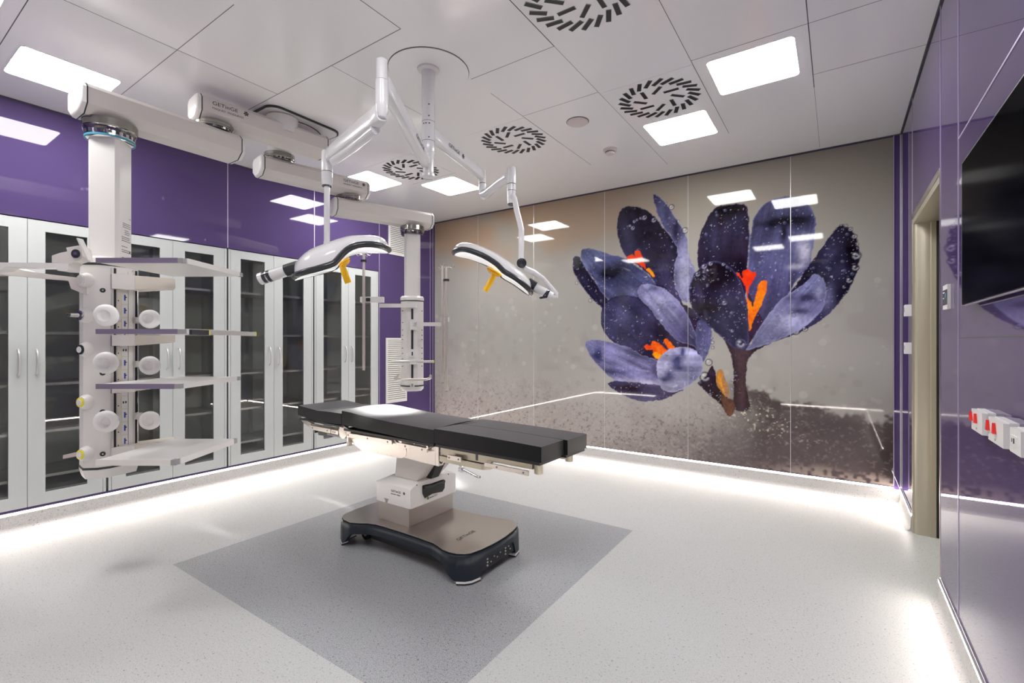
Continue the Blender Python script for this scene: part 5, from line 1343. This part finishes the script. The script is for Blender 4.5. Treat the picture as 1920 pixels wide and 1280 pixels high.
# table top: local frame, x runs along the top from the foot end (0) to the head (-2.2), y across
TW = .428
T0 = Matrix.Translation((-1.184, 1.986, 0)) @ Matrix.Rotation(math.radians(-2), 4, 'Z')
def TB(key):
    b = B(); b.X = T0; return b.m(key)
def padm(name, prof_top, zb0, zb1, y0, y1, crown=.0, xb=None):
    """prof_top: (x, z) along the length; crown lifts the middle"""
    t_ = bmesh.new(); R = []; ny = 10; n = len(prof_top)
    x0, x1 = prof_top[0][0], prof_top[-1][0]
    for i, (x, z) in enumerate(prof_top):
        zb = zb0 + (zb1 - zb0) * (x - x0) / (x1 - x0); row = []
        row += [t_.verts.new((x, y0, zb))]
        for j in range(ny + 1):
            s_ = j / ny; row.append(t_.verts.new((x, y0 + (y1 - y0) * s_, z + crown * math.sin(PI * s_) ** .7)))
        row += [t_.verts.new((x, y1, zb))]
        R.append(row)
    m_ = ny + 3
    for a_, b_ in zip(R, R[1:]):
        for i in range(m_): t_.faces.new((a_[i], a_[(i + 1) % m_], b_[(i + 1) % m_], b_[i]))
    t_.faces.new(R[0][::-1]); t_.faces.new(R[-1])
    b = TB('vinyl'); b._take(t_, .007, 3, .9)
    return b.end(name, tb, ang=50)
def splp(ps, n=4):
    o = []
    for (xa, za), (xb_, zb_) in zip(ps, ps[1:]):
        for k in range(n): o.append((xa + (xb_ - xa) * k / n, za + (zb_ - za) * sm(k / n, 0, 1) if False else za + (zb_ - za) * k / n))
    return o + [ps[-1]]
padm('head_pad', [(-2.197, .829), (-2.10, .822), (-1.952, .812)], .756, .733, .01, TW - .01, .0)
padm('shoulder_pad', [(-1.945, .813), (-1.80, .817), (-1.628, .818)], .733, .742, .0, TW, .0)
padm('back_pad', splp([(-1.624, .838), (-1.52, .834), (-1.43, .827), (-1.33, .821), (-1.245, .816), (-1.12, .811), (-.99, .808), (-.85, .805), (-.7335, .804)], 2), .744, .718, .0, TW, .012)
for y0_, y1_, nm in ((.0, TW / 2 - .002, 0), (TW / 2 + .002, TW, 1)):
    x_e = 0 if nm == 0 else .022
    padm('leg_pad', [(-.7315, .811), (-.60, .811), (-.33, .809), (x_e, .801)], .727, .724, y0_, y1_, .0)
# thin black sheet painted in as the shadow of the seat's crescent cut-out
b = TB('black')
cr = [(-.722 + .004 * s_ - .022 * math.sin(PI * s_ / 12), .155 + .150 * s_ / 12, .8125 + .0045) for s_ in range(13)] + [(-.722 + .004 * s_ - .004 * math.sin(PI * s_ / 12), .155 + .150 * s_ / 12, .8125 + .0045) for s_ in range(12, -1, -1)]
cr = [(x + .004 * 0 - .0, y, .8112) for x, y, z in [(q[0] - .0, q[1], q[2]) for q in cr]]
b.prism(cr[:-1], (0, 0, .0008)).end('seat_shadow_sheet', tb)
# plates under the pads
b = TB('black').box((-2.18, .01, .722), (-1.96, TW - .01, .730), .002); b.end('pad_plate', tb)
b = TB('black').box((-1.94, .004, .722), (-1.62, TW - .004, .7325), .002); b.end('pad_plate', tb)
b = TB('black').box((-1.61, .006, .703), (-.745, TW - .006, .7175), .002); b.end('pad_plate', tb)
b = TB('black').box((-.725, .004, .708), (-.012, TW / 2 - .004, .7235), .003); b.end('pad_plate', tb)
b = TB('black').box((-.725, TW / 2 + .004, .708), (.012, TW - .004, .7235), .003); b.end('pad_plate', tb)
def screwy(b, x, y, z, r=.006):
    b.m('grey').cyl((x, y, z), (x, y - .002, z), r, n=14).m('dark').cyl((x, y - .002, z), (x, y - .0025, z), r * .5, n=8)
def siderail(x0, x1, z0, z1, sc, y=.012, name='side_rail', z0b=None, z1b=None):
    z0b = z0 if z0b is None else z0b; z1b = z1 if z1b is None else z1b
    for side in (0, 1):
        ya, yb_ = (y, y + .010) if side == 0 else (TW - y - .010, TW - y)
        b = TB('rail').hexa([(x0, ya, z0), (x1, ya, z0b), (x1, yb_, z0b), (x0, yb_, z0), (x0, ya, z1), (x1, ya, z1b), (x1, yb_, z1b), (x0, yb_, z1)], .002)
        for s_ in sc:
            zc = (z0 + z1) / 2 + ((z0b + z1b) - (z0 + z1)) / 2 * s_; x = x0 + (x1 - x0) * s_
            b.m('steel').cyl((x, yb_ if side == 0 else ya, zc), (x, yb_ + .022 if side == 0 else ya - .022, zc), .007, n=12)
            if side == 0: screwy(b, x, ya, zc)
            b.m('rail')
        b.end(name, tb)
siderail(-1.598, -1.118, .661, .688, (.06, .5, .92), z0b=.668, z1b=.695)
siderail(-1.066, -.803, .662, .688, (.28, .84), z0b=.662, z1b=.686)
siderail(-.368, -.086, .648, .670, (.30, .90), z0b=.645, z1b=.668)
siderail(-.638, -.537, .646, .672, (.14, .84))
siderail(-2.04, -1.775, .665, .692, (.15, .85), z0b=.664, z1b=.694)
siderail(-1.765, -1.685, .664, .692, (.25, .55))
# side cheeks
for side in (0, 1):
    ya, yb_ = (.034, .058) if side == 0 else (TW - .058, TW - .034)
    ck = [(-1.615, .700), (-1.612, .680), (-1.585, .648), (-1.54, .614), (-1.455, .586), (-1.36, .5825), (-1.09, .586), (-1.045, .590), (-1.015, .605), (-1.004, .635), (-1.012, .665), (-1.04, .688), (-1.08, .702)]
    b = TB('steel').prism([(x, ya, z) for x, z in ck], (0, yb_ - ya, 0), .002)
    for x, z in ((-1.28, .598), (-1.19, .594), (-1.15, .592)): b.m('dark').cyl((x, ya, z), (x, ya - .001, z), .002, n=8)
    b.end('side_cheek', tb)
    ya2 = ya - .024 if side == 0 else yb_
    b = TB('rail').cyl((-1.628, ya2, .690), (-1.628, ya2 + .024, .690), .046, n=36, bev=.002).m('rail').prism([(-1.60, ya2, .728), (-1.575, ya2, .722), (-1.528, ya2, .703), (-1.54, ya2, .694), (-1.60, ya2, .670)], (0, .02, 0))
    for x, z in ((-1.60, .716), (-1.575, .708)): b.m('dark').cyl((x, ya2, z), (x, ya2 - .001, z), .003, n=8)
    b.end('hinge_disc', tb)
    B_ = TB('cream').cyl((-1.578, ya2 + .004, .613), (-1.578, ya2 + .034, .613), .015, n=24, bev=.003).m('steel').cyl((-1.578, ya2, .613), (-1.578, ya2 + .04, .613), .006, n=12).box((-1.584, ya2 + .005, .613), (-1.572, ya2 + .03, .66)); B_.end('guide_roller', tb)
# seat frame box over the column
b = TB('rail').prism([(x, .036, z) for x, z in ((-1.085, .597), (-.760, .588), (-.758, .703), (-1.12, .712), (-1.15, .70), (-1.05, .69), (-1.003, .655), (-1.02, .61))], (0, TW - .072, 0), .003)
b.end('seat_frame', tb)
b = TB('rail').hexa([(-1.125, .026, .700), (-1.105, .026, .696), (-1.06, .026, .668), (-1.075, .026, .668), (-1.125, .034, .704), (-1.10, .034, .702), (-1.05, .034, .670), (-1.07, .034, .672)])
b.box((-1.125, .03, .698), (-.76, .038, .7025)).m('steel').cyl((-.92, .02, .699), (-.92, .036, .699), .006, n=12).cyl((-.80, .012, .692), (-.80, .036, .692), .009, n=14)
b.end('rail_support', tb)
b = TB('rail').prism([(-.7575, y, z) for y, z in ((.036, .588), (.075, .588), (.078, .60), (.078, .703), (.036, .703))], (.026, 0, 0), .002)
b.m('dark').cyl((-.731, .056, .612), (-.729, .056, .612), .013, n=20).m('steel').cyl((-.731, .056, .612), (-.728, .056, .612), .005, n=6)
b.m('brass').cyl((-.731, .058, .652), (-.715, .058, .652), .008, n=14).cyl((-.725, .052, .652), (-.700, .046, .657), .004, n=10).m('chrome').cyl((-.731, .056, .676), (-.726, .056, .676), .012, n=20)
b.end('end_bracket', tb)
# leg section frames, one under each leg pad
for side in (0, 1):
    s_ = (lambda y: y) if side == 0 else (lambda y: TW - y)
    def sb(key, x0, x1, ya, yb_, z0, z1, bev=.002): 
        a_, c_ = sorted((s_(ya), s_(yb_))); return TB(key).box((x0, a_, z0), (x1, c_, z1), bev)
    b = sb('brass', -.725, -.375, .045, .11, .655, .7075); a_, c_ = sorted((s_(.04), s_(.13)))
    b.m('brass').box((-.729, a_, .6175), (-.42, c_, .649), .004); b.cyl((-.42, s_(.085), .6175), (-.42, s_(.085), .649), .045, n=32)
    b.m('dark').box((-.455, *sorted((s_(.043), s_(.06)))[:1], .662), (-.44, sorted((s_(.043), s_(.06)))[1], .698))
    b.end('leg_bracket', tb)
    b = sb('brass', -.42, -.08, .040, .10, .672, .7075, .002); b.end('leg_bar', tb)
    b = TB('brass').cyl((-.055, s_(.06), .652), (-.055, s_(.06), .7075), .022, n=28, bev=.002); b.end('end_post', tb)
b = TB('chrome').cyl((-.565, .05, .60), (-.565, .05, .6178), .014, n=18).hexa([(-.578, .035, .585), (-.552, .035, .580), (-.552, .060, .580), (-.578, .060, .585), (-.578, .035, .603), (-.552, .035, .603), (-.552, .060, .603), (-.578, .060, .603)], .002)
b.tube([(-.565, .047, .596), (-.535, .047, .594), (-.49, .047, .584), (-.44, .045, .573), (-.425, .045, .575)], .007, 10); b.end('release_lever', tb)
# head section frame
for side in (0, 1):
    ya = .035 if side == 0 else TW - .055
    b = TB('steel').hexa([(-2.195, ya, .708), (-2.04, ya, .655), (-2.04, ya + .02, .655), (-2.195, ya + .02, .708), (-2.195, ya, .735), (-2.04, ya, .700), (-2.04, ya + .02, .700), (-2.195, ya + .02, .735)], .002)
    b.box((-2.05, ya, .668), (-1.66, ya + .02, .700), .002); b.m('rail').cyl((-2.06, ya - .004, .684), (-2.06, ya + .024, .684), .012, n=18).cyl((-2.17, ya - .003, .716), (-2.17, ya + .023, .716), .008, n=14)
    b.end('head_bar', tb)
b = TB('dark').cyl((-1.995, .02, .650), (-1.995, .05, .652), .012, n=16).hexa([(-1.955, .03, .628), (-1.80, .03, .634), (-1.80, .06, .634), (-1.955, .06, .628), (-1.965, .03, .655), (-1.80, .03, .664), (-1.80, .06, .664), (-1.965, .06, .655)], .004).m('grey').box((-1.84, .028, .642), (-1.68, .05, .656), .003)
b.end('release_lever', tb)
